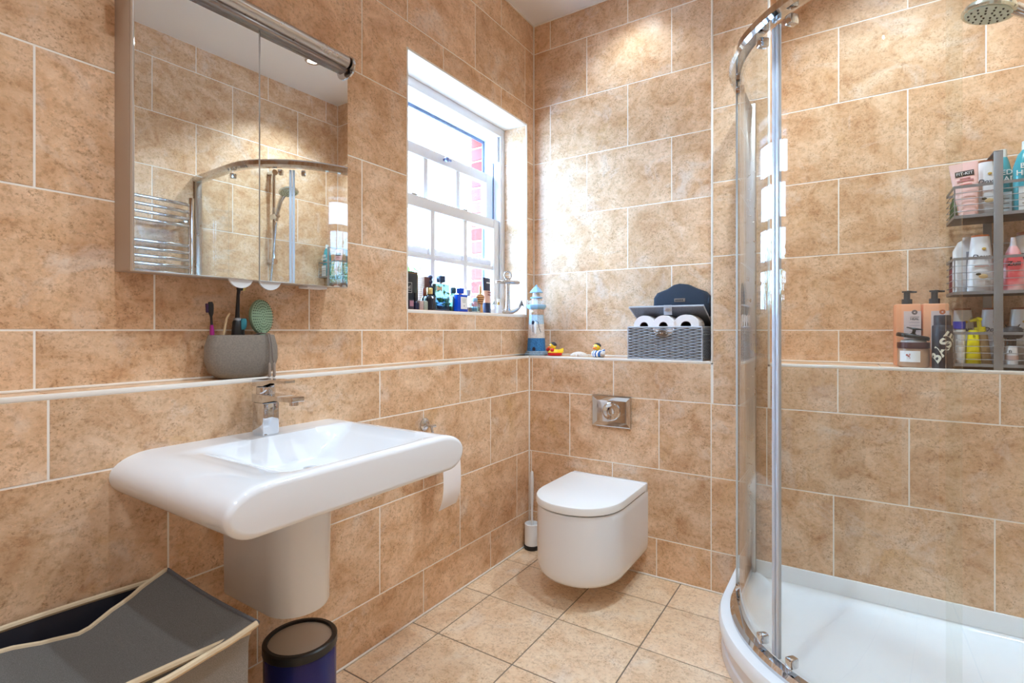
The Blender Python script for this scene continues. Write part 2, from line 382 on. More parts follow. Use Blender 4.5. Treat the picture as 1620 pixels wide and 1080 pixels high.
def sash(name, x, y0, y1, z0, z1, top, bot, st, bars):
    s = B(); T = .036
    s = wbar(name, win, x-T, x, y0, y0+st, z0, z1); nm = name
    wbar('stile', s, x-T, x, y1-st, y1, z0, z1)
    wbar('rail', s, x-T, x, y0+st, y1-st, z1-top, z1); wbar('rail', s, x-T, x, y0+st, y1-st, z0, z0+bot)
    g0, g1 = y0+st, y1-st; w = (g1-g0)/3
    for k in (1, 2): wbar('glazing_bar', s, x-T+.004, x-.003, g0+k*w-.015, g0+k*w+.015, z0+bot, z1-top, .003)
    zz = [z0+bot]+bars+[z1-top]
    for zb in bars: wbar('glazing_bar', s, x-T+.005, x-.004, g0, g1, zb-.012, zb+.012, .003)
    for a, b in zip(zz, zz[1:]):
        for k in range(3):
            wbar('pane', s, x-T/2-.002, x-T/2+.002, g0+k*w+.006, g0+(k+1)*w-.006, a+.004, b-.004, 0, ETCH if a in bars and bars else GLASS)
    return s
sl = sash('lower_sash', -1.588, WY0+.03, WY1-.032, WZ0+.004, 1.662, .052, .03, .052, [1.399])
su = sash('upper_sash', -1.63, WY0+.03, WY1-.04, 1.62, 1.912, .052, .03, .055, [])
for y in (1.66, 2.02):
    B().box(-1.60, -1.588, y-.018, y+.018, 1.662, 1.668, .002).obj('sash_lift', SATIN, sl)
k = B().lathe([(.006, 0), (.006, .01), (.012, .014), (.012, .024), (.004, .03)], 14).obj('catch_knob', P('catch_blue', (120, 130, 170), .3, .6), su, (-1.63, 1.90, 1.887), (0, PI/2, 0))
B().tube([(0, 0, .018), (0, .03, .02)], .005, 8).obj('catch_lever', MATS['catch_blue'], k)
# outside brick leaf round the opening
me = cells_mesh([YF, WY0+.01, WY1-.008, 3.2], [-.1, WZ0-.02, WZ1+.0, CE+.3], lambda i, j: not (i == 1 and j == 1), -.085, 0, 'wall_outside')
wo = struct(link('wall_outside', me, M('mortar', (160, 150, 140), .9))); wo.matrix_basis = Matrix.Translation((-1.706, 0, 0)) @ ORI['L'].to_4x4(); root_at_origin(wo)
bk = M('red_brick', (186, 92, 74), .85); nt, b_ = nodes(bk)
oi = nt.nodes.new('ShaderNodeObjectInfo'); r = ramp(nt, [(0, lin((128, 44, 36))), (.5, lin((158, 70, 56))), (1, lin((112, 54, 58)))]); nt.links.new(oi.outputs['Random'], r.inputs[0]); nt.links.new(r.outputs[0], b_.inputs['Base Color'])
bme = B().box(-.048, .048, -.006, .006, -.0325, .0325, .003, 1).mesh('brick')
for yy in (WY1-.008, WY0+.01):
    for k in range(14): link('brick', bme, bk, wo, (-1.75, yy, WZ0+.012+k*.075))
bme2 = B().box(-.048, .048, -.0325, .0325, -.006, .006, .003, 1).mesh('brick')
for k in range(11): link('brick', bme2, bk, wo, (-1.75, WY0+.06+k*.075, WZ1+.0))
# garden outside
struct(B().box(-40, -1.9, -30, 30, -.6, -.5).obj('ground', M('pale_ground', (190, 188, 184), .9)))  # unseen ground, made pale so its bounce leaves the window soffit white
LEAF = M('leaf_green', (92, 132, 52), .6); BARK = M('bark', (92, 74, 58), .9)

def tree(x, y, h, rr, label):
    t = thing('garden_tree', label, 'tree', (x, y, -.5), 0, 'garden trees outside the window')
    B().tube([(0, 0, 0), (.05, .02, h*.3), (0, .05, h*.6)], [.16, .12, .07], 9).obj('trunk', BARK, t)
    b = B(); bm = b.bm
    for i in range(1700):
        d = Vector((random.gauss(0, 1), random.gauss(0, 1), random.gauss(0, 1))).normalized()*rr*random.uniform(.55, 1)
        c = Vector((d.x, d.y, h*.62+d.z*h*.4/rr)); q = Euler((random.uniform(0, 6), random.uniform(0, 6), 0)).to_matrix(); s_ = random.uniform(.06, .13)
        bm.faces.new([bm.verts.new(c+q @ Vector(p)*s_) for p in ((-.5, 0, 0), (0, -1, .1), (.5, 0, 0), (0, 1, .1))])
    stuff(b.obj('crown', LEAF, t))
tree(-9, 3.2, 3.4, 1.9, 'green garden tree outside, beyond the window near the brick side')
tree(-8, 7.2, 3.0, 1.7, 'green garden tree outside, farther along to the right of the window')
tree(-7.5, .2, 3.2, 1.6, 'green garden tree outside, hidden left behind the perfume bottles')

# ------------------------------------------------------------------ ceiling downlights
def downlight(x, y, lab, pw=1.):
    t = thing('ceiling_downlight', lab, 'light', (x, y, CE), 0, 'recessed ceiling downlights')
    B().rings([[(r_*math.cos(2*PI*i/24), r_*math.sin(2*PI*i/24), z) for i in range(24)] for r_, z in ((.046, 0), (.046, -.004), (.032, -.006), (.030, 0))], False, False).obj('bezel', CHROME, t)
    em = MATS.get('lamp_glow')
    if not em:
        em = M('lamp_glow', (255, 244, 226), .4); n_, b = nodes(em); b.inputs['Emission Color'].default_value = (1, .93, .82, 1); b.inputs['Emission Strength'].default_value = 8
    B().lathe([(.030, -.001), (.030, -.0025)], 20).obj('lens', em, t)
    l = bpy.data.lights.new('downlight_lamp', 'SPOT'); l.energy = LAMP_W*pw; l.color = (.70, .87, 1); l.spot_size = math.radians(118); l.spot_blend = .7; l.shadow_soft_size = .03
    lo = bpy.data.objects.new('lamp', l); COL.objects.link(lo); lo.parent = t; lo.location = (0, 0, -.02)
downlight(-.50, .47, 'recessed ceiling downlight over the front edge of the basin', .72)
downlight(-.25, 1.40, 'recessed ceiling downlight in the middle of the bathroom', 1.15)
downlight(-.85, 2.20, 'recessed ceiling downlight over the toilet by the back wall', .25)
downlight(.13, 1.93, 'recessed ceiling downlight inside the shower', 1.3)
downlight(-.75, -.45, 'recessed ceiling downlight by the left wall near the door', .62)
downlight(.15, -.3, 'recessed ceiling downlight by the right wall near the door', .62)


# ================================================================== LARGE OBJECTS
# ------------------------------------------------------------------ wash basin
BY0, BY1, BX0, BX1, BZ = .455, 1.09, LL, -.862, .795
def basin():
    t = thing('wash_basin', 'white ceramic wall basin with wide rounded ends on a half pedestal', 'basin', (0, 0, 0))
    TH = .094; N = 44
    def sstep(a, b, x):
        q = max(0, min(1, (x-a)/(b-a))); return q*q*(3-2*q)
    def dish(x, y):
        d = sstep(BX0+.085, BX0+.125, x)*sstep(BX1-.014, BX1-.09, x) if x > BX0 else 0
        a = .008*d*sstep(BY0+.06, BY0+.20, y)*sstep(BY1-.03, BY1-.13, y)
        e = sstep(BX0+.09, BX0+.13, x)*sstep(BX1-.020, BX1-.13, x)*sstep(BY0+.12, BY0+.30, y)*sstep(BY1-.06, BY1-.22, y)
        return a + .062*e
    def ring(x, ins):
        y0, y1 = BY0+ins, BY1-ins; z1 = BZ-ins; z0 = BZ-TH+ins; R = []
        rw, zu = .085, .055                    # rounded ends: wide upper shoulder, tighter lower
        for i in range(21):                    # right end, bottom to top
            a = -PI/2+PI*i/20; w = rw if a > 0 else .055; hh = (z1-(z0+z1)/2+.004) if a > 0 else ((z0+z1)/2+.004-z0)
            zc = (z0+z1)/2+ .0
            R.append((x, y1-w+w*math.cos(a) if a > 0 else y1-.055+.055*math.cos(a), zc+math.sin(a)*(z1-z0)/2))
        ya, yb = y1-rw, y0+rw
        for i in range(1, N):
            y = ya+(yb-ya)*i/N; R.append((x, y, z1-(dish(x, y) if ins < .001 else 0)))
        for i in range(21):
            a = PI/2+PI*i/20; w = rw if math.sin(a) > 0 else .055
            R.append((x, y0+w+w*math.cos(a), (z0+z1)/2+math.sin(a)*(z1-z0)/2))
        return R
    b = B(); rs = []
    nx = 40
    for i in range(nx+1): rs.append(ring(BX0+(BX1-.012-BX0)*i/nx, 0))
    for i in range(1, 6):
        a = PI/2*i/5; rs.append(ring(BX1-.012+.012*math.sin(a), .012*(1-math.cos(a))))
    # top of the front rim keeps the dish at zero, so the fillet joins cleanly
    b.rings(rs); b.obj('bowl', CER, t, ang=50)
    pr = []
    for z, s_ in ((.389, -.010), (.392, -.003), (.40, 0), (.55, .002), (.715, .004)):
        r_ = .078+s_; cx, cy = -1.145, .778
        pr.append([(LL, cy-r_, z)]+[(x, y, z) for x, y in arc(cx, cy, r_, -PI/2, PI/2, 18)]+[(LL, cy+r_, z)])
    B().rings(pr).obj('half_pedestal', CER, t)
    B().lathe([(.019, -.002), (.019, .001), (.012, .003)], 20).obj('waste', CHROME, t, (-1.12, .80, .7235))
    return t
basin()
# ------------------------------------------------------------------ basin tap
t = thing('basin_tap', 'square chrome mixer tap with flat lever on the white basin', 'tap', (-1.272, .775, BZ))
B().box(-.025, .025, -.023, .023, -.002, .085, .004).obj('body', CHROME, t)
b = B(); b.rings([[(x, -w, z0), (x, w, z0), (x, w, z1), (x, -w, z1)] for x, w, z0, z1 in ((-.025, .023, .085, .106), (.02, .023, .085, .106), (.07, .021, .094, .105), (.136, .019, .094, .106), (.140, .016, .096, .104))]); b.obj('spout', CHROME, t)
B().lathe([(.011, -.010), (.011, .002)], 16).obj('aerator', CHROME, t, (.122, 0, .0945))
B().lathe([(.022, .106), (.023, .108), (.023, .124), (.021, .126)], 20).obj('cartridge', CHROME, t)
b = B(); b.rings([[(x, -w, z0), (x, w, z0), (x, w, z1), (x, -w, z1)] for x, w, z0, z1 in ((-.026, .022, .126, .143), (.02, .022, .128, .144), (.05, .019, .137, .146), (.105, .014, .139, .145))]); b.obj('lever', CHROME, t)

# ------------------------------------------------------------------ mirror cabinet
t = thing('mirror_cabinet', 'two-door mirrored bathroom cabinet with chrome light bar on the left wall', 'cabinet', (UL, .5, 1.199))
CB = M('cabinet_side', (176, 158, 142), .35)
B().box(0, .082, 0, .585, .004, .69, .002).obj('body', CB, t)
for i, (y0, y1, rz) in enumerate(((0, .2915, .016), (.2935, .585, .018))):
    d = B().box(0, .016, 0, y1-y0, 0, .685, .0015).obj('door', M('door_edge', (206, 200, 192), .3), t, (.083, y0, 0), (0, 0, -rz))
    B().box(.0165, .0185, .0015, y1-y0-.0015, .0015, .6835, .001, 1).obj('mirror', MIRROR, d)
    yk = .275 if i == 0 else .045
    pts = arc(0, 0, .034, PI, 2*PI, 16)
    B().prism(pts, -.003, .003).obj('finger_pull', P('pull_white', (226, 230, 234), .2), d, (.009, yk-.03+(.0 if i == 0 else .02), .012), (PI/2, 0, PI/2))
B().box(.03, .075, .46, .53, -.006, .004, .002).obj('sensor', WHITE, t)
lb = B().tube([(.118, -.02, .706), (.118, .568, .706)], .019, 20).obj('light_tube', SATIN, t)
B().box(.098, .122, -.02, .566, .672, .690, .004).obj('light_channel', P('channel_grey', (150, 144, 142), .25, .85), t)
B().box(.05, .10, .1, .48, .688, .698, .002).obj('light_bracket', SATIN, t)
c = B().lathe([(.005, 0), (.034, .001), (.035, .006), (.032, .009), (.020, .010), (.015, .004), (.006, .004)], 26).obj('end_disc', CHROME, t, (.115, .572, .694), (-PI/2, 0, 0))
B().lathe([(.009, 0), (.009, .008), (.005, .012)], 14).obj('end_screw', CHROME, c, (0, 0, .005))

# ------------------------------------------------------------------ toilet
def dplan(z, hw, yf, yb, n=30, e=2.2):
    r = [(hw, yb, z)]; d = .20                # depth of the rounded front
    for i in range(n+1):
        a = -PI*i/n; c_, s_ = math.cos(a), math.sin(a)
        r.append((hw*math.copysign(abs(c_)**(2/e), c_), yf+d+d*(-abs(s_)**(2/e)), z))
    r.append((-hw, yb, z)); return r
t = thing('toilet', 'white wall-hung toilet with its flat lid closed', 'toilet', (-.905, 0, 0))
TY = 1.722
b = B(); b.rings([dplan(z, .178-i*.55, TY+.004+i, LB) for z, i in ((.088, .075), (.089, .05), (.098, .022), (.115, .008), (.14, .002), (.2, 0), (.34, 0), (.366, .001), (.369, .004))])
b.obj('bowl', CER, t)
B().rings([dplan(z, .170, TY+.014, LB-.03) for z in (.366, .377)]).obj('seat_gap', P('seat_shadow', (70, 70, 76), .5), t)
b = B(); b.rings([dplan(z, .180-i, TY+i, LB-.036) for z, i in ((.3745, .003), (.377, .0), (.399, 0), (.4035, .002), (.405, .007))]); b.obj('lid', WHITE, t)
B().box(-.178, .178, LB-.033, LB-.001, .36, .4035, .005).obj('back_ledge', CER, t)
# ------------------------------------------------------------------ flush plate
t = thing('flush_plate', 'square polished chrome flush plate above the toilet', 'flush plate', (-.8945, LB, .6985))
fr = lambda w, h, y: [(-w, y, -h), (w, y, -h), (w, y, h), (-w, y, h)]
B().rings([fr(.0925, .0695, 0), fr(.0925, .0695, -.011), fr(.089, .066, -.0125), fr(.086, .063, -.0115), fr(.070, .048, -.005)]).obj('plate', CHROME, t, ang=20)
bt = B().rings([[(r_*math.cos(2*PI*i/32), y, r_*math.sin(2*PI*i/32)) for i in range(32)] for r_, y in ((.041, -.004), (.041, -.012), (.038, -.014), (.030, -.012), (.025, -.009), (.012, -.008))]).obj('button', CHROME, t, (.0, 0, .0))
# ------------------------------------------------------------------ toilet brush
t = thing('toilet_brush', 'white toilet brush in a white pot with black base in the corner', 'brush', (-1.292, 2.163, 0))
B().lathe([(.036, 0), (.038, .003), (.038, .018), (.035, .02)], 24).obj('base', BLACK, t)
B().rings([[(r_*math.cos(2*PI*i/28), r_*math.sin(2*PI*i/28), z) for i in range(28)] for r_, z in ((.034, .02), (.036, .022), (.036, .122), (.033, .124), (.031, .12), (.031, .03))]).obj('pot', WHITE, t)
B().lathe([(.006, .1), (.006, .2), (.009, .25), (.010, .34), (.007, .372), (.003, .378)], 14).obj('handle', WHITE, t)
B().lathe([(.018, .04), (.022, .05), (.022, .10), (.010, .11)], 16).obj('brush_head', WHITE, t)

# ------------------------------------------------------------------ waste bin
t = thing('waste_bin', 'small dark blue round bin with steel lid under the basin', 'bin', (-1.146, .79, 0))
B().lathe([(.080, 0), (.085, .006), (.085, .275), (.083, .278)], 40).obj('body', M('navy_enamel', (22, 30, 104), .22), t)
B().rings([[(r_*math.cos(2*PI*i/40), r_*math.sin(2*PI*i/40), z) for i in range(40)] for r_, z in ((.084, .278), (.0875, .28), (.0875, .298), (.084, .301), (.076, .301), (.075, .293))], False, False).obj('rim', BLACK, t)
B().lathe([(.076, .285), (.076, .294), (.070, .296)], 40).obj('lid', M('bin_lid_steel', (196, 186, 176), .45, .25), t)

# ------------------------------------------------------------------ laundry hamper
GREY = fabric('hamper_grey', (142, 138, 134)); PIPE = M('piping_beige', (212, 190, 158), .7); INNER = M('hamper_lining', (36, 36, 46), .55)
t = thing('laundry_hamper', 'grey fabric laundry hamper with beige piping and propped lid', 'hamper', (0, 0, 0))
HX0, HX1, HY0, HY1, HZ = -1.312, -.937, -.04, .540, .50
def rimz(y): return HZ+.012*math.sin(PI*max(0, min(1, (y-HY0)/(HY1-HY0))))
def hrect(z, i, wob=0):
    out = []
    n = 12
    cs = [(HX0+i, HY0+i), (HX1-i, HY0+i), (HX1-i, HY1-i), (HX0+i, HY1-i)]
    for (ax, ay), (bx_, by_) in zip(cs, cs[1:]+cs[:1]):
        for k in range(n):
            f = k/n; x, y = ax+(bx_-ax)*f, ay+(by_-ay)*f
            bow = .012*math.sin(PI*f)*wob
            if ax == bx_: x += bow*(-1 if ax == HX1-i else 1)*.3
            else: y += bow*(1 if ay == HY0+i else -1)*.3
            out.append((x, y, z if z < HZ-.05 else rimz(y)+(z-HZ)))
    return out
B().rings([hrect(0.001, .012), hrect(.1, .006, 1), hrect(.3, .004, -1), hrect(HZ-.02, .002), hrect(HZ, 0)], True, False).obj('body', GREY, t)
B().rings([hrect(HZ-.002, .006), hrect(.34, .016, 2), hrect(.2, .018, -2), hrect(.03, .02)], False, True).obj('lining', INNER, t)
rp = [Vector(p)+Vector((0, 0, .002)) for p in hrect(HZ, .002)]
B().tube(rp+[rp[0]], .0062, 8).obj('rim_piping', PIPE, t)
# lid: sheet from the camera end, dipping, then propped up at the far end
def smooth_at(tab, y):
    for (y0, a_), (y1, b2) in zip(tab, tab[1:]):
        if y <= y1:
            q = max(0, (y-y0)/(y1-y0)); q = q*.5+.5*q*q*(3-2*q); return a_+(b2-a_)*q
    return tab[-1][1]
ZW = [(-.05, .512), (.15, .512), (.27, .503), (.33, .488), (.38, .479), (.45, .504), (.50, .521), (.57, .534)]
XW = [(-.05, -1.245), (.38, -1.242), (.45, -1.25), (.57, -1.284)]
ZQ = [(-.05, .506), (.25, .503), (.39, .502), (.48, .510), (.57, .524)]
def lidpt(u, v):                       # u: 0 wall side .. 1 room side, v: 0 near .. 1 far end
    y = HY0+.02+(HY1+.004-HY0-.02)*v
    xw, xr = smooth_at(XW, y), -.921
    zw, zr = smooth_at(ZW, y), smooth_at(ZQ, y)
    return Vector((xw+(xr-xw)*u, y, zw+(zr-zw)*u-.006*math.sin(PI*u)))
b = B(); NU, NV = 12, 30
g = [[b.bm.verts.new(lidpt(i/NU, j/NV)) for i in range(NU+1)] for j in range(NV+1)]
for j in range(NV):
    for i in range(NU): b.bm.faces.new((g[j][i], g[j][i+1], g[j+1][i+1], g[j+1][i]))
bmesh.ops.solidify(b.bm, geom=b.bm.faces[:], thickness=.004)
lid = b.obj('lid', GREY, t)
edge = [lidpt(0, j/NV) for j in range(NV+1)]; B().tube(edge, .0055, 8).obj('lid_piping', PIPE, lid)
B().tube([lidpt(1, j/NV) for j in range(NV+1)], .006, 8).obj('lid_piping', PIPE, lid)
B().tube([lidpt(i/NU, 1)+Vector((0, .002, 0)) for i in range(NU+1)], .004, 8).obj('lid_hem', fabric('hem_grey', (96, 96, 100)), lid)

# ------------------------------------------------------------------ toilet roll holder and roll
t = thing('toilet_roll_holder', 'chrome toilet roll holder on the left wall beside the basin', 'roll holder', (LL, 1.442, .712))
B().lathe([(.024, 0), (.024, .006), (.018, .011), (.010, .013)], 24).obj('rosette', CHROME, t, (0, 0, 0), (0, PI/2, 0))
B().tube([(.01, 0, 0), (.034, 0, -.004), (.036, .022, -.004)], .006, 10).obj('post', CHROME, t)
B().tube([(.036, 0, -.004), (.05, 0, -.06), (.056, 0, -.09), (.056, .02, -.098), (.056, .12, -.098)], .005, 10).obj('bar', CHROME, t)
PAPER = M('tissue_paper', (240, 234, 234), .85)
t = thing('toilet_roll', 'white toilet roll hanging on the chrome holder behind the basin', 'toilet roll', (LL+.056, 1.475, .611))
def annulus(R_, r_, w): return B().rings([[(q*math.cos(2*PI*i/28), y, q*math.sin(2*PI*i/28)) for i in range(28)] for q, y in ((r_, -w), (R_, -w), (R_, w), (r_, w), (r_, -w))], False, False)
annulus(.046, .02, .05).obj('roll', PAPER, t)
b = B(); R_ = []
for k in range(14):
    z = -.0-.205*k/13; x = .047+.006*math.sin(k/13*PI)-.018*max(0, (k-8)/5)**2
    R_.append([(x, -.05, z), (x, .05, z+.004*k/13), (x+.0008, .05, z+.004*k/13), (x+.0008, -.05, z)])
b.rings(R_); b.obj('hanging_sheet', PAPER, t)

# ------------------------------------------------------------------ shower tray
CXs, CYs = .18, 1.955
def qpath(off, n=26, wall=True):
    r_ = .5+off
    p = [(-.32-off, LB)]+arc(CXs, CYs, r_, PI, 1.5*PI, n)+[(XR, 1.455-off)]
    return p
t = thing('shower_tray', 'white quadrant shower tray with curved skirt in the corner', 'shower tray', (0, 0, 0))
def full(off, z, corner=True):
    return [(x, y, z) for x, y in qpath(off)]+[(XR, LB, z)]
B().rings([full(.048, 0), full(.046, .03), full(.040, .034), full(.040, .079)]).obj('skirt', M('skirt_white', (226, 218, 214), .3), t)
def inner(off, wo, z):
    """inner outline: off from the glass line, wo from the walls"""
    r_ = .5+off
    p = [(-.32-off, LB-wo)]+arc(CXs, CYs, r_, PI, 1.5*PI, 26)+[(XR-wo, 1.455-off), (XR-wo, LB-wo)]
    return [(x, y, z) for x, y in p]
b = B(); b.rings([full(.046, .079), full(.055, .084), full(.056, .112), full(.050, .124), full(.040, .128)] +
                 [inner(o, w, z) for o, w, z in ((-.02, .001, .128), (-.035, .002, .126), (-.05, .004, .118), (-.075, .02, .100), (-.11, .06, .092), (-.2, .15, .090))])
b.obj('tray', ACR, t)
b = B(); b.box(-.368, XR, LB-.011, LB-.0005, .115, .175, .003).obj('wall_upstand', ACR, t)
B().box(XR-.011, XR-.0005, 1.41, LB-.012, .115, .175, .003).obj('wall_upstand', ACR, t)
B().lathe([(.045, 0), (.045, .004), (.04, .007), (.01, .009)], 26).obj('waste_cover', CHROME, t, (.30, 1.75, .090))

# ------------------------------------------------------------------ shower enclosure
t = thing('shower_enclosure', 'curved glass quadrant shower enclosure with chrome rails', 'shower enclosure', (0, 0, .128))
ET = 1.945-.128
def sweep(path, prof, flip=1):
    """path: (x,y) list; prof: closed (offset, z) profile"""
    R_ = []
    P_ = [Vector((x, y)) for x, y in path]
    for i, p in enumerate(P_):
        d = (P_[min(i+1, len(P_)-1)]-P_[max(i-1, 0)]).normalized(); nrm = Vector((-d.y, d.x))
        R_.append([(p.x-nrm.x*o, p.y-nrm.y*o, z) for o, z in prof])
    return B().rings(R_)
gl = qpath(0, 36); gl[0] = (gl[0][0], LB-.002)
# nrm for this path direction points into the shower; profile offset is outward
sweep(gl, [(-.014, ET-.022), (.016, ET-.022), (.024, ET-.012), (.024, ET+.008), (.014, ET+.018), (-.008, ET+.018), (-.016, ET+.008)]).obj('top_rail', CHROME, t)
sweep(gl, [(-.014, .0), (.020, .0), (.020, .010), (.010, .020), (-.010, .022), (-.014, .016)]).obj('bottom_rail', CHROME, t)
def rectprof(o0, o1, z0, z1): return [(o0, z0), (o1, z0), (o1, z1), (o0, z1)]
B().box(-.330, -.296, LB-.022, LB-.001, .0, ET, .003).obj('wall_profile', SATIN, t)
B().box(XR-.024, XR-.001, 1.438, 1.472, .0, ET, .003).obj('wall_profile', SATIN, t)
sweep([(-.322, LB-.02), (-.322, 2.08), (-.322, CYs-.02)], rectprof(-.003, .003, .02, ET-.02)).obj('fixed_panel', GLASS, t)
sweep([(CXs-.0, 1.453), (.36, 1.453), (XR-.02, 1.453)], rectprof(-.003, .003, .02, ET-.02)).obj('fixed_panel', GLASS, t)
B().box(-.3255, -.3185, CYs-.024, CYs-.019, .02, ET-.02, .001).obj('panel_edge_seal', M('clear_seal', (214, 224, 230), .25), t)
ri = .488
for a0, a1 in ((PI-.06, 1.25*PI-.008), (1.25*PI+.008, 1.5*PI+.06)):
    d = sweep(arc(CXs, CYs, ri, a0, a1, 22), rectprof(-.003, .003, .026, ET-.03)).obj('door_glass', GLASS, t)
    am = 1.25*PI+(-.016 if a1 < 1.3*PI else .016)
    m_ = Vector((CXs+ri*math.cos(am), CYs+ri*math.sin(am)))
    B().box(-.005, .005, -.006, .006, .026, ET-.03, .002).obj('door_seal', P('seal_silver', (206, 216, 228), .18, .15), d, (m_.x, m_.y, 0), (0, 0, am))
    for k_, f in enumerate((.13, .87)):
        aa = a0+(a1-a0)*f; q = Vector((CXs+(ri+.0)*math.cos(aa), CYs+(ri)*math.sin(aa)))
        for z_ in (.045, ET-.045): B().box(-.012, .018, -.011, .011, z_-.014, z_+.014, .005).obj('roller', CHROME, d, (q.x, q.y, 0), (0, 0, aa))
    # door knob
am = 1.25*PI

# ------------------------------------------------------------------ shower riser on the right wall
t = thing('shower_riser', 'chrome shower riser rail with round handset inside the glass enclosure', 'shower', (XR, 1.89, 1.5))
B().tube([(-.055, 0, .0), (-.055, 0, .60)], .011, 14).obj('rail', CHROME, t)
for z in (.012, .588): B().tube([(-.001, 0, z), (-.045, 0, z), (-.068, 0, z)], [.016, .016, .019], 14).obj('bracket', CHROME, t)
B().tube([(-.04, 0, .30), (-.085, 0, .30), (-.10, 0, .305)], [.02, .02, .016], 14).obj('slider', CHROME, t)
hs_ = B().tube([(-.085, 0, .27), (-.10, 0, .33), (-.135, -.0, .395), (-.175, -.0, .43)], [.011, .013, .013, .016], 14).obj('handset', CHROME, t)
hdm = Matrix.Translation((-.225, 0, .435)) @ Euler((0, math.radians(14), 0)).to_matrix().to_4x4()
B().lathe([(.058, -.006), (.060, .0), (.055, .012), (.030, .022), (.008, .024)], 32).xf(hdm).obj('head_shell', M('handset_chrome', (206, 214, 206), .12, .85), hs_)
fc = B().lathe([(.050, -.0085), (.052, -.005), (.052, .0)], 32).xf(hdm).obj('spray_face', M('spray_grey', (206, 218, 202), .45), hs_)
nm_ = B().lathe([(.0028, 0), (.002, -.003)], 6).mesh('nozzle')
for r_, n_ in ((.014, 6), (.028, 10), (.042, 14)):
    for i in range(n_):
        o = link('nozzle', nm_, P('nozzle_dark', (60, 66, 60), .6), hs_); o.matrix_basis = hdm @ Matrix.Translation((r_*math.cos(2*PI*i/n_), r_*math.sin(2*PI*i/n_), -.0085))
B().tube([(-.083, 0, .262), (-.075, -.02, .0), (-.07, -.05, -.3), (-.07, -.06, -.55), (-.07, -.02, -.62), (-.07, .02, -.55), (-.06, .03, -.46)], .006, 10).obj('hose', P('hose_silver', (180, 184, 190), .25, .9), t)
v = B().tube([(-.05, -.14, -.45), (-.05, .14, -.45)], .022, 18).obj('mixer_bar', CHROME, t)
for y in (-.14, .14): B().tube([(-.05, y, -.45), (-.05, y*1.28, -.45)], .025, 18).obj('control_knob', CHROME, v)
for y in (-.075, .075): B().tube([(0, y, -.45), (-.04, y, -.45)], .018, 14).obj('wall_inlet', CHROME, v)

# ------------------------------------------------------------------ towel radiator
t = thing('towel_radiator', 'chrome ladder towel radiator on the right wall, seen in the mirror', 'radiator', (XR, 1.14, .75))
for y in (-.25, .25):
    p = B().tube([(-.075, y, 0), (-.075, y, 1.06)], .015, 14).obj('upright', CHROME, t)
    for z in (.06, .93): B().tube([(-.003, y*.9, z), (-.07, y*.9, z)], .009, 10).obj('wall_fixing', CHROME, p)
for z in [.05+.04*i for i in range(6)]+[.34+.04*i for i in range(4)]+[.588+.04*i for i in range(6)]+[.90+.04*i for i in range(4)]:
    B().tube([(-.075, -.25, z), (-.092, -.12, z), (-.096, 0, z), (-.092, .12, z), (-.075, .25, z)], .0095, 10).obj('rung', CHROME, t)

# ================================================================== SMALL THINGS
FACE_X = (PI/2, 0, PI/2)             # print facing +X
INK = P('ink_black', (30, 30, 34), .6); INK_G = P('ink_grey', (140, 136, 134), .6)
# ------------------------------------------------------------------ toothbrush pot on the left ledge
STONE = fabric('stone_grey', (132, 122, 112), 260, .10)
t = thing('toothbrush_pot', 'grey stone-effect toothbrush pot on the ledge above the basin', 'pot', (-1.382, .775, LZ+.0005))
b = B(); b.loft([(0, .022, .056), (.002, .030, .066), (.018, .040, .086), (.05, .0445, .096), (.085, .044, .095), (.110, .040, .088), (.116, .0385, .086), (.116, .034, .081), (.108, .033, .081), (.02, .028, .07)], 48, 2.6); b.obj('pot', STONE, t)
t = thing('toothbrush', 'purple and black toothbrush standing in the grey pot', 'toothbrush', (-1.382, .700, .962), 0, rot=(math.radians(3), 0, 0))
PUR = P('magenta_plastic', (150, 26, 116), .35)
B().tube([(0, 0, 0), (0, 0, .10), (0, 0, .118)], [.005, .0055, .004], 10).obj('handle', PUR, t)
hd = B().loft([(.114, .003, .0035), (.14, .003, .003), (.148, .004, .006), (.16, .0045, .0075), (.172, .0045, .0075), (.178, .003, .005)], 14).obj('head', BLACK, t)
B().box(-.003, .003, -.0125, -.006, .150, .174, .002).obj('bristles', P('bristle_dark', (62, 34, 66), .8), hd)
t = thing('electric_toothbrush', 'black electric toothbrush standing in the grey pot', 'toothbrush', (-1.384, .757, .957), 0, rot=(math.radians(-2), 0, 0))
B().lathe([(.013, 0), (.0145, .04), (.0135, .10), (.0115, .132), (.009, .136)], 20).obj('handle', BLACK, t)
B().lathe([(.009, .136), (.009, .142)], 16).obj('ring', P('ring_grey', (150, 154, 160), .3), t)
hd = B().tube([(0, 0, .142), (0, 0, .17), (0, 0, .205), (0, .002, .222)], [.006, .005, .0042, .005], 12).obj('brush_neck', BLACK, t)
B().tube([(0, -.002, .223), (0, .010, .223)], .0062, 12).obj('brush_disc', BLACK, hd); B().tube([(0, .010, .223), (0, .017, .223)], .0055, 12).obj('bristles', P('bristle_cream', (226, 206, 130), .8), hd)
t = thing('toothbrush_head_spare', 'small teal and dark spare brush head beside the electric toothbrush', 'brush head', (-1.376, .786, .968))
B().tube([(0, 0, 0), (0, -.012, .06), (0, -.014, .10)], [.004, .004, .005], 10).obj('stem', BLACK, t); B().loft([(.10, .004, .006, 0, -.013), (.108, .006, .009, 0, -.012), (.122, .006, .009, 0, -.011), (.130, .004, .006, 0, -.011)], 14).obj('head', P('teal_plastic', (32, 118, 132), .4), t)
t = tag(B().tube([(-1.396, .729, .957), (-1.396, .731, 1.05), (-1.396, .74, 1.10), (-1.396, .748, 1.112)], .003, 8).obj('wooden_stick', P('wood_beige', (214, 186, 146), .6)), 'thin beige wooden stick in the grey pot behind the black toothbrush', 'stick')
